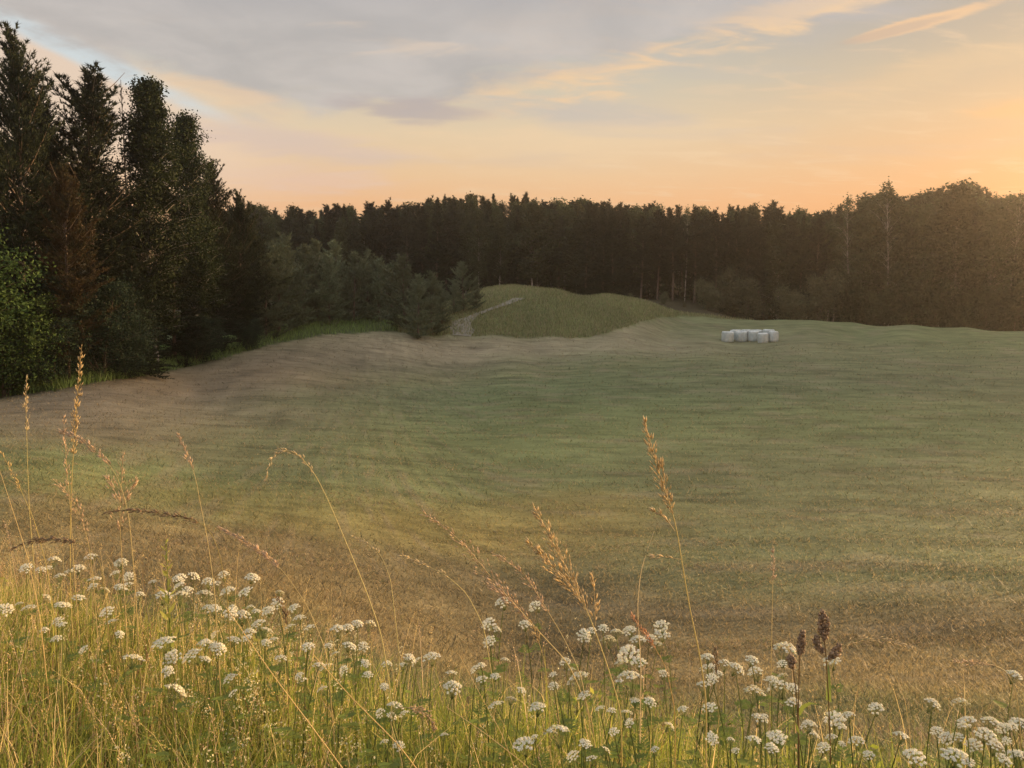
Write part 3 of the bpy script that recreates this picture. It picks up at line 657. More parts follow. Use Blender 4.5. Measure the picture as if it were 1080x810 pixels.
def grass_masses():
    P, g = scatter(420000, -230, 1330, 4.2, 80, lambda x, y: (1 - verge(x, y)) * (1 - mound(x, y)) * (1 - strip(x, y)), 31)
    r = P[:, 1]; c = field_col(P[:, 0], P[:, 1]) * g.uniform(0.45, 1.45, (len(P), 1)); st = g.random(len(P)) < 0.22
    c[st] = c[st] * 0.4 + np.array((0.36, 0.28, 0.15)) * 0.6
    big = np.where((g.random(len(P)) < 0.05) & (P[:, 1] < 26), 2.0, 1.0); c *= np.where(big > 1, 0.7, 1.0)[:, None]
    clump = big * (0.55 + 0.9 * fbm(P[:, 0] * 0.5, P[:, 1], 0.9, 91))
    tufts('mown_grass', P - [0, 0, 0.005], (0.030 + 0.0011 * r) * g.uniform(0.3, 1.7, len(P)) * clump, 0.005 + 0.0008 * r, c, 'short stubble and loose hay of the mown field', 0.9, 5)
    # loose hay left lying in rows by the rake
    P, g = scatter(260000, -230, 1330, 4.4, 42, lambda x, y: (1 - verge(x, y)) * (1 - strip(x, y)) * sstep(vnoise(x * 0.16, y + 0.9 * fbm(x, y, 8, 61), 0.62, 63) + 0.5 * (vnoise(x, y, 0.45, 67) - 0.5), 0.60, 0.82), 35)
    r = P[:, 1]; c = np.where(g.random(len(P))[:, None] < 0.55, (0.34, 0.26, 0.15), np.where(g.random(len(P))[:, None] < 0.5, (0.13, 0.10, 0.06), (0.15, 0.17, 0.06))) * g.uniform(0.5, 1.3, (len(P), 1))
    tufts('loose_hay', P, (0.028 + 0.0011 * r) * g.uniform(0.4, 1.6, len(P)), 0.004 + 0.0006 * r, c, 'loose dry hay lying in rows on the mown field', 1.5, 8)
    P, g = scatter(90000, 420, 800, 70, 112, lambda x, y: mound(x, y) * (1 - 0.5 * on_track(x, y)), 32)
    c = np.array((0.170, 0.192, 0.085)) * g.uniform(0.6, 1.5, (len(P), 1)) * (0.7 + 0.6 * fbm(P[:, 0], P[:, 1], 5, 12))[:, None]
    c[g.random(len(P)) < 0.3] = (0.27, 0.24, 0.14)
    tufts('tall_grass', P, 0.32 * g.uniform(0.4, 1.4, len(P)), np.full(len(P), 0.07), c, 'uncut grass covering the mound', 0.35, 6)
    P, g = scatter(110000, -120, 470, 30, 95, lambda x, y: strip(x, y) * (np.interp(x / y * F + 540, _su, _sy) + 20 > y), 33)
    c = np.array((0.135, 0.205, 0.06)) * g.uniform(0.6, 1.5, (len(P), 1))
    tufts('edge_grass', P, 0.62 * g.uniform(0.35, 1.3, len(P)), np.full(len(P), 0.05), c, 'tall green grass along the foot of the wood', 0.35, 7)
grass_masses()

# ------------------------------------------------------------------ bales
def bales():
    m = bpy.data.materials.new('bale_wrap'); m.use_nodes = True; t = NT(m.node_tree); p = t.n['Principled BSDF']
    tc = t.new('ShaderNodeTexCoord'); n = t.noise(tc.outputs['Object'], 3.0, 4, 0.6)
    t.l.new(t.mix(t.step(n, 0.3, 0.7), (0.27, 0.315, 0.30), (0.38, 0.43, 0.41)), p.inputs['Base Color']); p.inputs['Roughness'].default_value = 0.35
    wv = t.new('ShaderNodeTexWave', bands_direction='Z'); t.l.new(tc.outputs['Object'], wv.inputs[0]); wv.inputs['Scale'].default_value = 3.2; wv.inputs['Distortion'].default_value = 2.5
    b = t.new('ShaderNodeBump'); b.inputs['Strength'].default_value = 0.35; b.inputs['Distance'].default_value = 0.03; t.l.new(wv.outputs['Fac'], b.inputs['Height']); t.l.new(b.outputs[0], p.inputs['Normal'])
    mw = bpy.data.materials.new('bale_wrap_skylit_top'); mw.use_nodes = True; q = mw.node_tree.nodes['Principled BSDF']; q.inputs['Base Color'].default_value = (0.47, 0.52, 0.50, 1); q.inputs['Roughness'].default_value = 0.3  # same wrap made paler: sky light on the tops put into the colour
    data = [(767, 361, 13.0, 88, 'leftmost white wrapped bale of the front row'), (782, 361, 13.3, 88, 'second wrapped bale in the front row, right of the leftmost'),
            (794.5, 360.5, 11.5, 89.2, 'wrapped bale set back in the middle of the row'), (804.5, 362, 11.5, 87.2, 'lowest wrapped bale of the front row, standing forward'), (815.5, 361, 10.5, 88, 'rightmost wrapped bale of the front row'),
            (776, 358.5, 13, 90.6, 'wrapped bale hidden behind the gap of the two left ones'), (787, 358.3, 12.5, 91, 'wrapped bale behind the second front bale'),
            (798, 358.3, 12.5, 91.2, 'wrapped bale behind the middle of the row'), (810, 358.2, 13, 91, 'wrapped bale behind the two right front ones')]
    for i, (u, v, wpx, Y, lab) in enumerate(data):
        g = np.random.default_rng(i); Y = ground_at(u, v, 60.0, 100.0)[1] + (0.6 if i < 5 else 0.0) if i < 5 else ground_at(u, 361, 60.0, 100.0)[1] + 2.1; x = (u - 540) / F * Y; z = gz(x, Y); rad = wpx * Y / F / 2; h = 1.10 if i not in (3,) else 1.02
        prof = [(0.0, 0.0), (0.90, 0.0), (0.97, 0.06), (1.0, 0.3), (1.01, 0.55), (0.995, 0.8), (0.955, 0.90), (0.90, 0.955), (0.80, 0.985), (0.5, 1.0), (0.0, 1.005)]
        k = 28; V = []; Q = []
        for pr, pz in prof:
            for j in range(k):
                th = j / k * 2 * math.pi; rr = rad * pr * (1 + 0.02 * math.sin(3 * th + i) + 0.012 * g.normal()); V.append((rr * math.cos(th), rr * math.sin(th), h * pz + 0.02 * g.normal() * (pz > 0.9)))
        for a in range(len(prof) - 1):
            for j in range(k): Q.append((a * k + j, a * k + (j + 1) % k, (a + 1) * k + (j + 1) % k, (a + 1) * k + j))
        me = make_mesh('bale', V, Q, None, None, True); me.materials.append(m); me.materials.append(mw)
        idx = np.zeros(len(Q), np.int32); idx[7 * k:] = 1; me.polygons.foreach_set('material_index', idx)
        o = link('bale', me); o.location = (x, Y, z - 0.03); o.rotation_euler = (g.normal() * 0.02, g.normal() * 0.02, g.uniform(0, 6)); tag(o, lab, 'hay bale', 'plastic wrapped bales standing on the field')
bales()

# ------------------------------------------------------------------ the uncut bank in front
def ribbons(g, P, H, W, lean, cols, seg=3, curl=0.6):
    """curved tapering grass blades, all as one mesh"""
    n = len(P); th = g.uniform(0, 2 * math.pi, n); d = np.stack([np.cos(th), np.sin(th), np.zeros(n)], -1)
    fa = g.uniform(0, 2 * math.pi, n); s = np.stack([np.cos(fa), np.sin(fa), np.zeros(n)], -1)
    rows = []
    for k in range(seg + 1):
        f = k / seg; c = P + d * (lean * H * (0.35 * f + curl * f * f))[:, None] + np.array([0, 0, 1.0]) * (H * (f - 0.28 * lean * f * f * f * 2))[:, None]
        w = (W * (1 - f) ** 0.7 * 0.5)[:, None]
        rows += [c - s * w, c + s * w] if k < seg else [c]
    V = np.stack(rows, 1); m = V.shape[1]; b = (np.arange(n) * m)[:, None]; T = []
    for k in range(seg - 1): T += [b + [2 * k, 2 * k + 1, 2 * k + 3], b + [2 * k, 2 * k + 3, 2 * k + 2]]
    T.append(b + [2 * seg - 2, 2 * seg - 1, 2 * seg])
    return V.reshape(-1, 3), np.concatenate(T), np.repeat(cols, m, 0)

C_GREEN = np.array((0.175, 0.225, 0.040)); C_YG = np.array((0.32, 0.33, 0.075)); C_STRAW = np.array((0.56, 0.45, 0.22)); C_BROWN = np.array((0.20, 0.125, 0.06))
C_GOLD = np.array((0.56, 0.45, 0.25)); C_PINK = np.array((0.54, 0.42, 0.29)); C_PALE = np.array((0.58, 0.50, 0.32)); C_DK = np.array((0.25, 0.18, 0.115))

def bank_grass():
    g = np.random.default_rng(301)
    def cover(n, seed, ya=0.7, over=0.0):
        gg = np.random.default_rng(seed); x = gg.uniform(-7.5, 6.5, n); y = gg.uniform(ya, 8.0, n)
        k = (gg.random(n) < verge(x, y - over * gg.random(n) ** 2)) & (x > -0.72 * y - 1.2) & (x < 0.72 * y + 2.6); x, y = x[k], y[k]; return np.stack([x, y, height(x, y) - 0.01], -1)
    B = Buf(); P = cover(230000, 1, 0.7, 0.5); n = len(P); x, y = P[:, 0], P[:, 1]
    right = sstep(x, -0.6, 1.6); pat = fbm(x, y, 0.7, 111)
    keep = g.random(n) < (1 - 0.0 * right) * (0.6 + 0.6 * pat); P = P[keep]; n = len(P); x, y = P[:, 0], P[:, 1]; right = right[keep]; pat = pat[keep]
    edge = np.interp(x, _edge[:, 0], _edge[:, 1]); near_edge = sstep(edge - y, 0.0, 1.0)
    left = sstep(-x, 0.6, 2.6)
    H = (0.64 + 0.08 * left + 0.02 * right) * g.uniform(0.45, 1.25, n) * (0.72 + 0.28 * near_edge)
    k = g.random(n)[:, None]; pg = np.clip(0.66 - 0.20 * left + 0.35 * (pat - .5), .1, .9)[:, None]
    col = np.where(k < pg, C_GREEN, np.where(k < pg + 0.22, C_YG, np.where(k < pg + 0.40, C_STRAW, C_BROWN)))
    W_ = 0.0056 * g.uniform(0.5, 1.5, n); bd = g.random(n) < 0.06; W_[bd] *= 2.2; H[bd] *= 0.8; ln_ = g.uniform(0.05, 0.75, n); bent = g.random(n) < 0.10; ln_[bent] = g.uniform(0.9, 1.5, bent.sum())
    V, T, C = ribbons(g, P, H, W_, ln_, col * g.uniform(0.65, 1.35, (n, 1))); B.add(V, None, T, C)
    tag(link('meadow_grass', B.mesh('meadow_grass'), M_GRASS), 'dense uncut green and straw coloured grass on the near bank', None, None, 'stuff')
    # dry stalks with thin seed tips
    P = cover(11500, 2, 1.2, 0.9); n = len(P); x = P[:, 0]
    k = g.random(n) < (0.35 + 0.65 * sstep(-x, -0.3, 1.9)); P = P[k]; n = len(P); x = P[:, 0]
    H = (0.68 + 0.20 * sstep(-x, 0.5, 2.5)) * g.uniform(0.7, 1.22, n); B = Buf()
    cc = np.where(g.random(n)[:, None] < 0.6, C_STRAW, np.where(g.random(n)[:, None] < 0.5, C_PINK, C_BROWN)) * g.uniform(0.7, 1.25, (n, 1))
    V, T, C = ribbons(g, P, H, np.full(n, 0.0042), g.uniform(0.05, 0.5, n), cc, 4, 0.5); B.add(V, None, T, C)
    Vr = V.reshape(n, -1, 3); tips = Vr[:, -1]; prev = 0.5 * (Vr[:, -3] + Vr[:, -2]); S = []; D = []; SC_ = []
    for j in range(14):
        f = g.uniform(0.0, 1.0, (n, 1)); S.append(prev * f + tips * (1 - f) + g.normal(size=(n, 3)) * 0.007); D.append(unit(unit(tips - prev) + 0.45 * g.normal(size=(n, 3)))); SC_.append(cc * 1.1)
    spikelets(B, np.concatenate(S), np.concatenate(D), 0.011, np.concatenate(SC_), g)
    tag(link('dry_grass', B.mesh('dry_grass'), M_GRASS), 'dry straw stalks with seed tips among the bank grass', None, None, 'stuff')
    # leafy herbs between the grass
    P = cover(2600, 3); n = len(P); Q = np.repeat(P, 9, 0); h = g.uniform(0.05, 0.42, (n, 1)) ; Q[:, 2] += (np.repeat(h, 9, 0) * g.uniform(0.5, 1.1, (n * 9, 1)))[:, 0]; Q[:, :2] += g.normal(size=(n * 9, 2)) * 0.05
    V, QQ = leaves(g, Q, 2, 0.02, 0.040, 0.2)
    C = np.repeat(np.where(g.random(len(Q) * 2)[:, None] < 0.75, C_GREEN * 1.1, C_YG) * g.uniform(0.7, 1.3, (len(Q) * 2, 1)), 4, 0)
    tag(link('herb_leaves', make_mesh('herb_leaves', V, QQ, None, C), M_GRASS), 'small green herb leaves low in the bank grass', None, None, 'stuff')
    # sprays of tiny cream flowers
    P = cover(2600, 4, 1.6); x = P[:, 0]; w = np.exp(-((P[:, 0] / P[:, 1] + 0.33) / 0.16) ** 2) + 0.10; P = P[g.random(len(P)) < w]; n = len(P)
    Q = np.repeat(P, 26, 0); t = g.random((n * 26, 1)) ** 0.7; a = np.repeat(g.normal(size=(n, 2)) * 0.14, 26, 0)
    Q[:, :2] += a * t + g.normal(size=(n * 26, 2)) * 0.014; Q[:, 2] += 0.26 + 0.36 * t[:, 0]
    V, QQ = leaves(g, Q, 2, 0.006, 0.0085, -0.2); C = np.repeat(np.array((0.62, 0.60, 0.40)) * g.uniform(0.7, 1.15, (len(Q) * 2, 1)), 4, 0)
    tag(link('bedstraw_flowers', make_mesh('bedstraw_flowers', V, QQ, None, C), M_GRASS), 'sprays of tiny cream flowers low in the bank grass', None, None, 'stuff')

def spikelets(B, P, D, ln, C, g, fat=0.26):
    """small pointed grains"""
    n = len(P); L = (ln * g.uniform(0.7, 1.3, n))[:, None]; a = unit(np.cross(D, rand_dirs(g, n))); b = np.cross(D, a); w = L * fat * 0.5
    V = np.stack([P, P + D * L * .45 + a * w, P + D * L * .45 + b * w, P + D * L * .45 - a * w, P + D * L * .45 - b * w, P + D * L], 1).reshape(-1, 3)
    T = np.array([(0, 2, 1), (0, 3, 2), (0, 4, 3), (0, 1, 4), (5, 1, 2), (5, 2, 3), (5, 3, 4), (5, 4, 1)])
    B.add(V, None, (np.arange(n)[:, None, None] * 6 + T[None]).reshape(-1, 3), np.repeat(np.broadcast_to(C, (n, 3)), 6, 0))

def curve(P, n=40):
    P = np.asarray(P, float); d = np.concatenate([[0], np.cumsum(np.linalg.norm(np.diff(P, axis=0), axis=1))]); s = np.linspace(0, d[-1], n)
    Q = np.stack([np.interp(s, d, P[:, k]) for k in range(P.shape[1])], -1)
    for _ in range(3): Q[1:-1] = 0.25 * Q[:-2] + 0.5 * Q[1:-1] + 0.25 * Q[2:]
    return Q, s

def panicle(B, g, Q, s, length, spread, per_m, ln, col, stemr=0.0009, fat=0.26):
    n = int(per_m * length); T_ = g.random(n) ** 0.9 * length
    c = np.stack([np.interp(T_, s, Q[:, k]) for k in range(3)], -1); c2 = np.stack([np.interp(np.maximum(T_ - 0.02, 0), s, Q[:, k]) for k in range(3)], -1); c3 = np.stack([np.interp(T_ + 0.02, s, Q[:, k]) for k in range(3)], -1)
    d = unit(c2 - c3); f = T_ / length; env = spread * np.clip(0.15 + 1.5 * f, 0, 1) * np.clip(2.2 - 1.6 * f, 0.35, 1)
    o = rand_dirs(g, n); o = unit(o - d * (o * d).sum(-1, keepdims=True)); q = g.random(n)
    P = c + o * (env * q)[:, None] + d * (env * q * 1.5)[:, None]
    spikelets(B, P, unit(d + o * (0.25 + 0.3 * q)[:, None]), ln, col * g.uniform(0.65, 1.35, (n, 1)), g, fat)
    for i in range(0, n, 3): B.tube([c[i], P[i]], stemr * 0.55, 3, col * 0.8)

def stalks():
    G_ = 'tall grass stalks with seed heads'
    data = [  # pixels from the tip down, depth, head length px, head spread px, grains per px, grain px, colour, label
        ([(680, 445), (690, 482), (702, 520), (712, 548), (718, 585), (727, 640), (738, 690), (745, 740)], 2.3, 112, 8, 1.9, 8.5, C_GOLD, 'tallest golden grass stalk with a long dense seed head right of centre', [([(712, 560), (702, 546), (690, 539)], 24, 2, 0.7), ([(718, 590), (706, 588), (690, 586)], 22, 1, 0.4)]),
        ([(562, 534), (578, 560), (592, 590), (608, 622), (622, 650), (640, 700), (655, 750)], 2.4, 125, 11, 1.9, 8, C_GOLD, 'leaning golden grass with a forked dense seed head in the centre', [([(617, 640), (600, 616), (580, 594), (558, 573)], 82, 8, 1.4), ([(628, 660), (627, 630), (625, 602)], 58, 4, 0.5)]),
        ([(448, 542), (470, 556), (495, 580), (520, 612), (545, 640), (570, 668), (600, 700), (625, 760)], 2.5, 175, 11, 1.1, 7, C_PINK, 'long loose pinkish seed head leaning left of the forked one', [([(545, 640), (528, 622), (516, 618)], 34, 6, 1.2)]),
        ([(520, 584), (540, 594), (560, 615), (578, 645), (596, 675), (612, 710), (622, 760)], 2.6, 90, 5, 1.1, 6.5, C_PINK, 'arching thin seed head just below the forked golden one', []),
        ([(86, 366), (84, 390), (82, 412), (79, 450), (76, 500), (74, 560), (74, 620)], 3.4, 125, 4, 1.3, 7, C_GOLD, 'tallest upright slender spike at the left, tip against the dark wood', []),
        ([(67, 440), (68, 465), (71, 500), (74, 535), (78, 600)], 3.6, 75, 3, 0.9, 6, C_PINK, 'short slender spike just left of the tall upright spike', []),
        ([(28, 398), (27, 425), (28, 452), (29, 490), (31, 540), (36, 600)], 3.5, 62, 3, 1.0, 6, C_PALE, 'pale upright spike nearest the left picture edge', []),
        ([(64, 455), (82, 460), (100, 474), (118, 492), (128, 512), (136, 545), (141, 600)], 3.2, 72, 3, 1.6, 7, C_PINK, 'thick seed head arching left below the tall upright spike', []),
        ([(130, 480), (128, 510), (126, 545), (128, 580), (132, 640)], 3.3, 95, 12, 0.9, 6, C_PINK, 'open pink branching panicle at the left', [([(127, 540), (136, 520), (143, 506)], 36, 4, 0.8), ([(127, 530), (118, 512), (112, 500)], 34, 4, 0.7)]),
        ([(188, 457), (196, 478), (205, 497), (212, 535), (219, 570), (226, 620)], 3.1, 44, 3, 1.0, 6.5, C_PINK, 'thin stalk with a short straight tip between the pink panicle and the nodding grass', []),
        ([(280, 505), (283, 488), (289, 473), (302, 470), (316, 480), (330, 495), (345, 525), (362, 565), (385, 620), (402, 668), (412, 730)], 2.5, 92, 3, 0.9, 6, C_PALE, 'tall nodding grass whose tip hangs over to the left', []),
        ([(232, 557), (250, 566), (268, 577), (285, 590), (299, 602), (325, 640), (345, 690)], 2.9, 82, 2.5, 1.8, 7, C_PINK, 'dense pinkish ear pointing up left above the umbel drift', []),
        ([(113, 540), (135, 537), (160, 540), (185, 543), (206, 548), (222, 558), (232, 585), (240, 630)], 3.0, 98, 2.5, 1.6, 7, C_DK, 'dark brown ear lying almost level above the umbels', []),
        ([(13, 579), (30, 571), (50, 568), (70, 570), (92, 574), (106, 590), (112, 640)], 3.2, 82, 2.5, 1.6, 7, C_DK, 'dark brown ear lying almost level at the left edge', []),
        ([(667, 650), (680, 668), (692, 685), (703, 705), (712, 750)], 2.3, 56, 3, 1.7, 7, C_PINK * np.array((1, .8, .7)), 'short reddish seed head among the umbels right of centre', []),
        ([(815, 577), (816, 595), (815, 615), (814, 660), (813, 720)], 3.1, 36, 2.5, 0.8, 6, C_PINK, 'thin faint stalk alone above the right hand umbels', []),
        ([(962, 683), (945, 676), (925, 673), (905, 674), (888, 680), (876, 705), (872, 760)], 2.5, 82, 4, 0.9, 6, C_PALE, 'pale seed head arching level to the right of the dock', []),
        ([(935, 694), (945, 715), (955, 738), (961, 790)], 2.4, 0, 0, 0, 6, C_STRAW, 'bare straw stem in the gap right of the dock', []),
        ([(330, 690), (370, 735), (420, 785), (450, 825)], 1.9, 0, 0, 0, 6, C_STRAW, 'bare straw stem slanting across the lower middle, left one', []),
        ([(470, 745), (510, 772), (565, 815)], 1.9, 0, 0, 0, 6, C_STRAW, 'flat slanting bare straw stem at the bottom of the picture', []),
        ([(238, 640), (290, 715), (330, 768), (372, 825)], 2.0, 0, 0, 0, 6, C_STRAW, 'long bare straw stem slanting through the cream flower sprays', []),
        ([(484, 690), (505, 730), (530, 775), (548, 825)], 2.1, 0, 0, 0, 6, C_STRAW, 'steep bare straw stem below the loose pink seed head', []),
        ([(292, 630), (299, 638), (303, 658), (303, 690), (304, 740)], 2.7, 42, 2.5, 1.5, 6.5, C_DK, 'dark drooping tip between the white umbels left of centre', []),
        ([(754, 684), (755, 700), (757, 725), (758, 790)], 2.4, 34, 3, 1.5, 7, C_BROWN, 'short upright brown ear among the right hand umbels', []),
        ([(1005, 697), (1025, 699), (1045, 700), (1062, 707), (1072, 730), (1077, 780)], 2.4, 62, 4, 0.9, 6.5, C_PINK, 'pinkish seed head drooping left at the right picture edge', []),
        ([(458, 768), (452, 754), (440, 747), (425, 745), (408, 748), (412, 765), (424, 800)], 2.0, 52, 6, 2.0, 7, C_PINK * 0.8, 'grey pink matted seed head bent over at the lower middle', []),
        ([(2, 478), (18, 508), (36, 548), (50, 600), (58, 660)], 3.2, 45, 2.5, 0.8, 6, C_STRAW, 'straw stalk leaning left at the left edge, upper one', []),
        ([(0, 497), (14, 540), (30, 590), (42, 650)], 3.0, 0, 0, 0, 6, C_STRAW, 'bare straw stalk leaning left at the left edge, lower one', []),
        ([(58, 507), (72, 520), (84, 542), (94, 575), (100, 630)], 3.4, 75, 8, 1.0, 6, C_PINK, 'loose reddish panicle between the pale spike and the pink one', []),
        ([(690, 560), (676, 600), (672, 640), (676, 700)], 2.6, 0, 0, 0, 6, C_PALE, 'faint thin stem left of the tallest golden stalk', []),
        ([(423, 585), (440, 592), (470, 606), (492, 625), (510, 660), (520, 720)], 2.9, 62, 3, 0.7, 6, C_PALE, 'thin pale ear pointing left under the loose pink seed head', []),
        ([(372, 566), (390, 573), (402, 585), (412, 610), (420, 680)], 3.3, 38, 2.5, 0.8, 5.5, C_PALE, 'little pale ear pointing left behind the nodding grass', []),
        ([(560, 655), (568, 676), (575, 700), (580, 760)], 2.5, 34, 5, 1.6, 6.5, C_GOLD, 'low tangled golden ear under the arching seed head', [])]
    for i, (px, Y, hl, sp, pp, gp, col, lab, extra) in enumerate(data):
        g = np.random.default_rng(500 + i); m = Y / F
        dz = np.linspace(0.0, -0.10, len(px)) * (1 if i % 2 else -1)
        P = [at(u, v, Y + d) for (u, v), d in zip(px, dz)]; b = P[-1]; dx = np.clip((P[-1][0] - P[-2][0]) * 0.8, -0.15, 0.15)
        bx, by = b[0] + dx, b[1] + 0.02; gzb = gz(bx, by); base = np.array([bx, by, gzb - 0.02])
        if b[2] > gzb + 0.1: P += [b * 0.55 + base * 0.45 + [-dx * 0.12, 0, 0], base]
        else: P[-1] = np.array([b[0], b[1], gz(b[0], b[1]) - 0.02])
        Q, s = curve(P, 60); root = empty('grass_stalk', Q[-1]); tag(root, lab, 'grass stalk', G_); o = Q[-1].copy(); Q = Q - o
        B = Buf(); L = s[-1]; B.tube(Q, 0.0008 + 0.0013 * np.clip(s / 0.8, 0, 1), 4, (col * 0.55 + C_YG * 0.45) if hl else col)
        stem = link('stem', B.mesh('stem', True), M_GRASS, root)
        if hl > 0:
            lb = Buf(); bl = np.array([np.interp(L * 0.72, s, Q[:, k]) for k in range(3)])[None]
            V, T, C = ribbons(g, bl, np.array([0.26]), np.array([0.006]), np.array([0.8]), (C_STRAW * .5 + C_GREEN * .5)[None], 4, 0.8); lb.add(V, None, T, C); link('leaf', lb.mesh('leaf'), M_GRASS, root)
            H = Buf(); nq = max(3, int(np.searchsorted(s, hl * m))); H.tube(Q[:nq], 0.0010, 4, col * .75); panicle(H, g, Q, s, hl * m, sp * m * 0.85, pp * 0.9 * F / Y, gp * m * 0.8, col, 0.0009, 0.20)
            for epx, el_, es, ep in extra:
                EP = np.array([at(u, v, Y) for u, v in epx[::-1]]); EQ, es_ = curve(EP - o, 20); S2 = Buf(); S2.tube(EQ, 0.0008, 3, col * .8); panicle(S2, g, EQ, es_, el_ * m, es * m, ep * F / Y, gp * m * 0.9, col); link('side_spray', S2.mesh('side_spray'), M_GRASS, root)
            link('seed_head', H.mesh('seed_head'), M_GRASS, root)
    # dock: brown knobbly seed heads on stiff stems
    for i, (px, Y, hl, sp, lab, sides) in enumerate([
        ([(868, 647), (869, 668), (871, 690), (874, 740), (876, 800)], 2.3, 34, 5.5, 'brown knobbly dock stalk, tallest of the three', [([(870, 692), (864, 683), (861, 673)], 20, 3), ([(872, 696), (880, 690), (884, 682)], 20, 4)]),
        ([(846, 669), (844, 685), (843, 700), (842, 750), (842, 810)], 2.35, 26, 3.5, 'dark thin dock stalk just left of the tallest one', []),
        ([(834, 693), (836, 703), (840, 730), (843, 800)], 2.3, 16, 3.5, 'lowest dock stalk with a small dark head, left of the others', [])]):
        g = np.random.default_rng(600 + i); m = Y / F; P = [at(u, v, Y) for u, v in px]; P.append(np.array([P[-1][0], Y, gz(P[-1][0], Y) - 0.02]))
        Q, s = curve(P, 50); o = Q[-1].copy(); root = empty('dock_plant', o); tag(root, lab, 'dock plant', 'dock stalks'); Q = Q - o
        B = Buf(); B.tube(Q, 0.0016 + 0.0012 * np.clip(s, 0, 1), 5, (0.15, 0.10, 0.045)); link('stem', B.mesh('stem', True), M_GRASS, root)
        H = Buf(); panicle(H, g, Q, s, hl * m, sp * m, 5.0 * F / Y, 4.5 * m, C_DK * 1.25, 0.0009, 0.8)
        for epx, el_, es in sides:
            EP = np.array([at(u, v, Y) for u, v in epx[::-1]]); EQ, es_ = curve(EP - o, 16); H.tube(EQ, 0.001, 3, C_BROWN); panicle(H, g, EQ, es_, el_ * m, es * m, 4.5 * F / Y, 4.5 * m, C_DK * 1.25, 0.0009, 0.8)
        link('seed_head', H.mesh('seed_head'), M_GRASS, root)
        for z, a in ((0.35, 0.5), (0.55, 2.6), (0.75, 4.4)):
            L = Buf(); q = np.array([np.interp(s[-1] * (1 - z), s, Q[:, k]) for k in range(3)])[None]
            V, T, C = ribbons(g, q, np.array([0.13]), np.array([0.022]), np.array([1.0]), np.array([(0.13, 0.17, 0.04)]), 4, 0.7); L.add(V, None, T, C); link('leaf', L.mesh('leaf'), M_GRASS, root)
    # leafy green stalk standing up among the straw at the left
    p0 = at(176, 640, 3.9); zb = gz(p0[0], 3.9); top = at(177, 566, 3.9)[2]; g = np.random.default_rng(77)
    root = empty('leafy_stalk', (p0[0], 3.9, zb - .02)); tag(root, 'upright leafy green stalk standing above the umbels at the left', 'wild plant')
    B = Buf(); h = top - zb; B.tube([(0, 0, 0), (0.01, 0, h * .5), (0.005, 0.01, h)], [0.004, 0.003, 0.0015], 5, C_GREEN); link('stem', B.mesh('stem'), M_GRASS, root)
    L = Buf()
    for k in range(34):
        z = h * (0.45 + 0.55 * k / 33); a = k * 2.4; ln = 0.085 * (1.15 - 0.75 * k / 33)
        d = np.array([math.cos(a), math.sin(a), 0.9]); d /= np.linalg.norm(d); sd = np.array([-math.sin(a), math.cos(a), 0]) * ln * 0.17; c = np.array([0.006, 0, z])
        L.add([c, c + d * ln * .45 + sd, c + d * ln, c + d * ln * .45 - sd], [(0, 1, 2, 3)], None, C_YG * g.uniform(0.6, 1.1))
    link('foliage', L.mesh('foliage'), M_GRASS, root)

UMB = """57,592,14 96,589,15 28,600,14 83,600,14 63,609,12 100,612,14 122,606,12 136,609,12 126,620,13 187,612,12 204,609,14 220,615,14 236,608,13 266,610,16
173,630,20 191,630,17 198,623,13 216,628,18 227,645,15 241,626,18 259,625,17 114,647,17 68,640,16 31,643,16 6,643,16 48,632,13 256,651,20 173,679,25 182,694,20 204,694,24 216,696,14 216,680,17 231,685,16 247,676,17 140,696,24 185,731,26 244,718,17
226,643,15 243,648,16 283,645,15 293,637,15 310,642,14 316,653,14 273,659,17 279,666,17 306,662,12 325,683,15 296,696,15 342,705,15 336,702,13 340,728,13 316,714,11 364,708,13 368,682,16 385,700,11 408,702,12 356,665,18 367,663,13 377,659,13 390,660,14 416,747,20 431,696,15 455,694,20
531,637,18 565,641,15 516,659,18 523,666,12 517,677,15 554,660,15 440,699,14 476,711,15 477,727,21 502,707,13 508,702,10 508,717,15 522,714,12 584,724,12 523,745,18 567,747,18 539,739,14 553,787,26 588,774,30 611,719,28 616,734,16
616,671,17 624,666,12 636,663,12 650,668,15 664,666,16 642,677,18 673,676,18 664,693,26 655,701,16 664,718,30 670,740,13 685,741,14 633,748,11 661,753,14 617,785,15 605,799,16 624,801,15
698,661,18 698,670,18 693,683,14 685,675,16 674,700,18 746,694,15 745,706,16 742,724,17 757,711,12 764,702,17 776,706,18 793,697,16 797,711,17 814,718,17 825,715,14 828,689,28 821,727,24 836,727,14 795,733,25 837,745,19 749,747,17 801,759,19 795,781,18 819,779,22 751,779,15 852,766,17 814,790,16
877,698,19 825,701,12 854,765,16 881,761,24 895,755,14 924,748,18 903,783,18 877,779,14 869,789,15 859,777,12 983,744,18 1013,744,20 950,777,18 964,801,25 1007,800,32 1020,762,22 1016,769,16 988,772,14 996,779,18 1010,781,18 1044,763,20 1039,777,22 1027,787,18 1049,789,18 1074,764,20 1071,798,24 1058,770,16 1069,714,18 1058,802,18"""
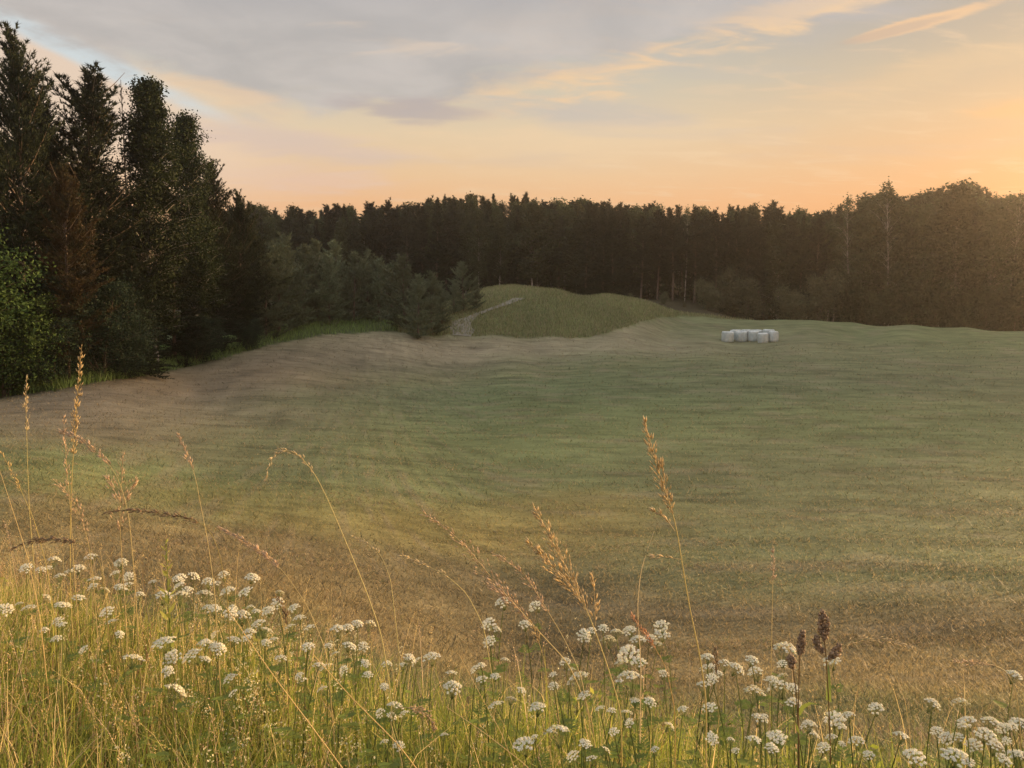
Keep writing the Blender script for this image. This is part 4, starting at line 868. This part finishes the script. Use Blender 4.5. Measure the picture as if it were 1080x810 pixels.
def umbels():
    heads = []
    for k in range(5):
        g = np.random.default_rng(700 + k); B = Buf(); nu = 24 + 2 * k; foot = np.array([0, 0, -0.42])
        for i in range(nu):
            r = 0.47 * math.sqrt((i + 0.4) / nu) * g.uniform(0.9, 1.08); th = i * 2.39996 + g.normal() * 0.12; dome = 0.20 + 0.06 * (k % 3)
            c = np.array([r * math.cos(th), r * math.sin(th), dome * (1 - (r / 0.5) ** 2) + g.normal() * 0.012])
            B.tube([foot, foot * 0.45 + c * 0.5 + [0, 0, -.03], c - [0, 0, .03]], 0.006, 3, (0.16, 0.20, 0.07))
            n = 60; o = rand_dirs(g, n); o[:, 2] = np.abs(o[:, 2]) * 0.8; q = c + o * 0.082 * np.sqrt(g.random((n, 1))); nrm = unit(o * 0.7 + np.array([0, 0, 0.8]) + c * 0.8)
            a = unit(np.cross(nrm, rand_dirs(g, n))); b = np.cross(nrm, a); sz = 0.021 * g.uniform(0.7, 1.3, (n, 1))
            V = np.stack([q - a * sz, q - b * sz, q + a * sz, q + b * sz], 1).reshape(-1, 3)
            colr = np.array((0.78, 0.755, 0.63)) * g.uniform(0.72, 1.12, (n, 1)) * np.where(g.random((n, 1)) < 0.12, np.array((0.75, 0.9, 0.55)), 1.0)
            B.add(V, np.arange(4 * n).reshape(-1, 4), None, np.repeat(np.clip(colr, 0, .8), 4, 0))
        heads.append(B.mesh('umbel_head'))
    stems = []
    for k in range(4):
        g = np.random.default_rng(720 + k); B = Buf(); w = g.normal(size=2) * 0.03
        z = np.linspace(0, 1, 9); B.tube(np.stack([w[0] * np.sin(z * 3.1), w[1] * np.sin(z * 3.1), z], -1), 0.0034 - 0.0017 * z, 5, np.array((0.14, 0.17, 0.05)) * (0.8 + 0.15 * k))
        for j in range(4):
            zz = 0.25 + 0.16 * j + g.normal() * 0.03; a = g.uniform(0, 6.28); d = np.array([math.cos(a), math.sin(a), 0.35]); L = 0.13 * (1.2 - 0.22 * j)
            B.tube([(0, 0, zz), np.array([0, 0, zz]) + d * L], 0.001, 3, C_GREEN)
            for f in np.linspace(0.35, 1.0, 5):
                for sg in (-1, 1):
                    c = np.array([0, 0, zz]) + d * L * f; e = np.array([-math.sin(a), math.cos(a), 0.1]) * sg * 0.045 * (1.25 - f) + d * 0.02; n_ = np.cross(e, (0, 0, 1)) * 0.22
                    B.add([c, c + e * .5 + n_, c + e, c + e * .5 - n_], [(0, 1, 2, 3)], None, C_GREEN * g.uniform(0.7, 1.3))
        stems.append(B.mesh('umbel_stem', True))
    pts = [tuple(float(q) for q in w.split(',')) for w in UMB.split()]
    reg = [(lambda u, v: u < 150, 'in the straw grass at the left end of the bank'), (lambda u, v: u < 270 and v < 662, 'in the upper drift beside the leafy green stalk'),
           (lambda u, v: u < 270, 'in the lower drift above the cream flower sprays'), (lambda u, v: u < 420, 'under the nodding grass'), (lambda u, v: u < 512 or (u < 560 and v > 700), 'in the loose row under the loose pink seed head'),
           (lambda u, v: u < 600 and v < 690, 'around the foot of the arching seed head'), (lambda u, v: u < 705 and v < 705, 'in the bright drift behind the short reddish seed head'), (lambda u, v: u < 705, 'low in the grass in front of the forked golden seed head'),
           (lambda u, v: u < 866, 'in the drift left of the dock stalks'), (lambda u, v: u < 970, 'in the sparse grass right of the dock stalks'), (lambda u, v: True, 'in the drift in the right corner')]
    ge = np.random.default_rng(990); n0 = len(pts)
    for lo, hi, va, vb, cnt in ((0, 170, 590, 690, 20), (150, 330, 610, 740, 20), (330, 560, 680, 790, 16), (560, 860, 700, 800, 18), (860, 1080, 760, 805, 8)):
        pts += [(ge.uniform(lo, hi), ge.uniform(va, vb), ge.uniform(9, 14)) for _ in range(cnt)]
    byreg = {}
    for i, (u, v, d) in enumerate(pts[:n0]):
        byreg.setdefault(next(k for k, (f, _) in enumerate(reg) if f(u, v)), []).append(i)
    lab = {}
    for k, ids in byreg.items():
        w = reg[k][1]; used = set()
        for key, word in ((lambda i: pts[i][1], 'highest'), (lambda i: -pts[i][2], 'biggest'), (lambda i: -pts[i][1], 'lowest'), (lambda i: pts[i][0], 'leftmost'), (lambda i: -pts[i][0], 'rightmost'), (lambda i: pts[i][2], 'smallest')):
            i = min(ids, key=key)
            if i not in used and len(ids) > 1: used.add(i); lab[i] = f'{word} white umbel {w}'
        rest = [i for i in ids if i not in used]
        for i in rest: lab[i] = f'middling white umbel {w}'
    for i in range(n0, len(pts)): u, v = pts[i][:2]; lab[i] = 'small cream umbel ' + next(w for f, w in reg if f(u, v))
    for i, (u, v, d) in enumerate(pts):
        g = np.random.default_rng(800 + i); d0 = at(u, v, 1.0); dz = d0[2] - CAMZ; Hh = g.uniform(0.60, 0.80); Y = 3.0
        for _ in range(12): Y = (CAMZ - gz(d0[0] * Y, Y) - Hh) / (-dz); Y = min(max(Y, 1.7), 6.5)
        x = d0[0] * Y; z = gz(x, Y); h = CAMZ + dz * Y - z; D = d * 1.03 * Y / F
        r = empty('umbel_flower', (x, Y, z)); tag(r, lab[i], 'wild flower', 'white umbel flowers on the bank')
        s = link('stem', stems[i % 4], M_GRASS, r); s.scale = (1, 1, h - 0.36 * D); s.rotation_euler = (0, 0, g.uniform(0, 6.28))
        hd = link('flower_head', heads[int(g.integers(5))], M_PETAL, r); hd.location = (0, 0, h); hd.scale = (D, D, D * g.uniform(0.95, 1.4)); hd.rotation_euler = (g.normal() * 0.32, g.normal() * 0.32, g.uniform(0, 6.28))
M_PETAL = col_mat('umbel_petals', 0.3, 0.6, 0.2)
bank_grass(); stalks(); umbels()

# ------------------------------------------------------------------ evening air
def haze():
    V = [(x, y, z) for z in (-8.0, 26.0) for x, y in ((-950, -950), (950, -950), (950, 950), (-950, 950))]
    Q = [(3, 2, 1, 0), (4, 5, 6, 7), (0, 1, 5, 4), (1, 2, 6, 5), (2, 3, 7, 6), (3, 0, 4, 7)]
    m = bpy.data.materials.new('evening_haze'); m.use_nodes = True; t = m.node_tree; t.nodes.clear()
    out = t.nodes.new('ShaderNodeOutputMaterial'); v = t.nodes.new('ShaderNodeVolumePrincipled'); t.links.new(v.outputs[0], out.inputs['Volume'])
    v.inputs['Color'].default_value = (1.0, 0.95, 0.90, 1); v.inputs['Density'].default_value = HAZE_DENS; v.inputs['Anisotropy'].default_value = 0.82
    tag(link('haze', make_mesh('haze', V, Q), m), 'thin warm evening haze over the field', None, None, 'stuff')
haze()
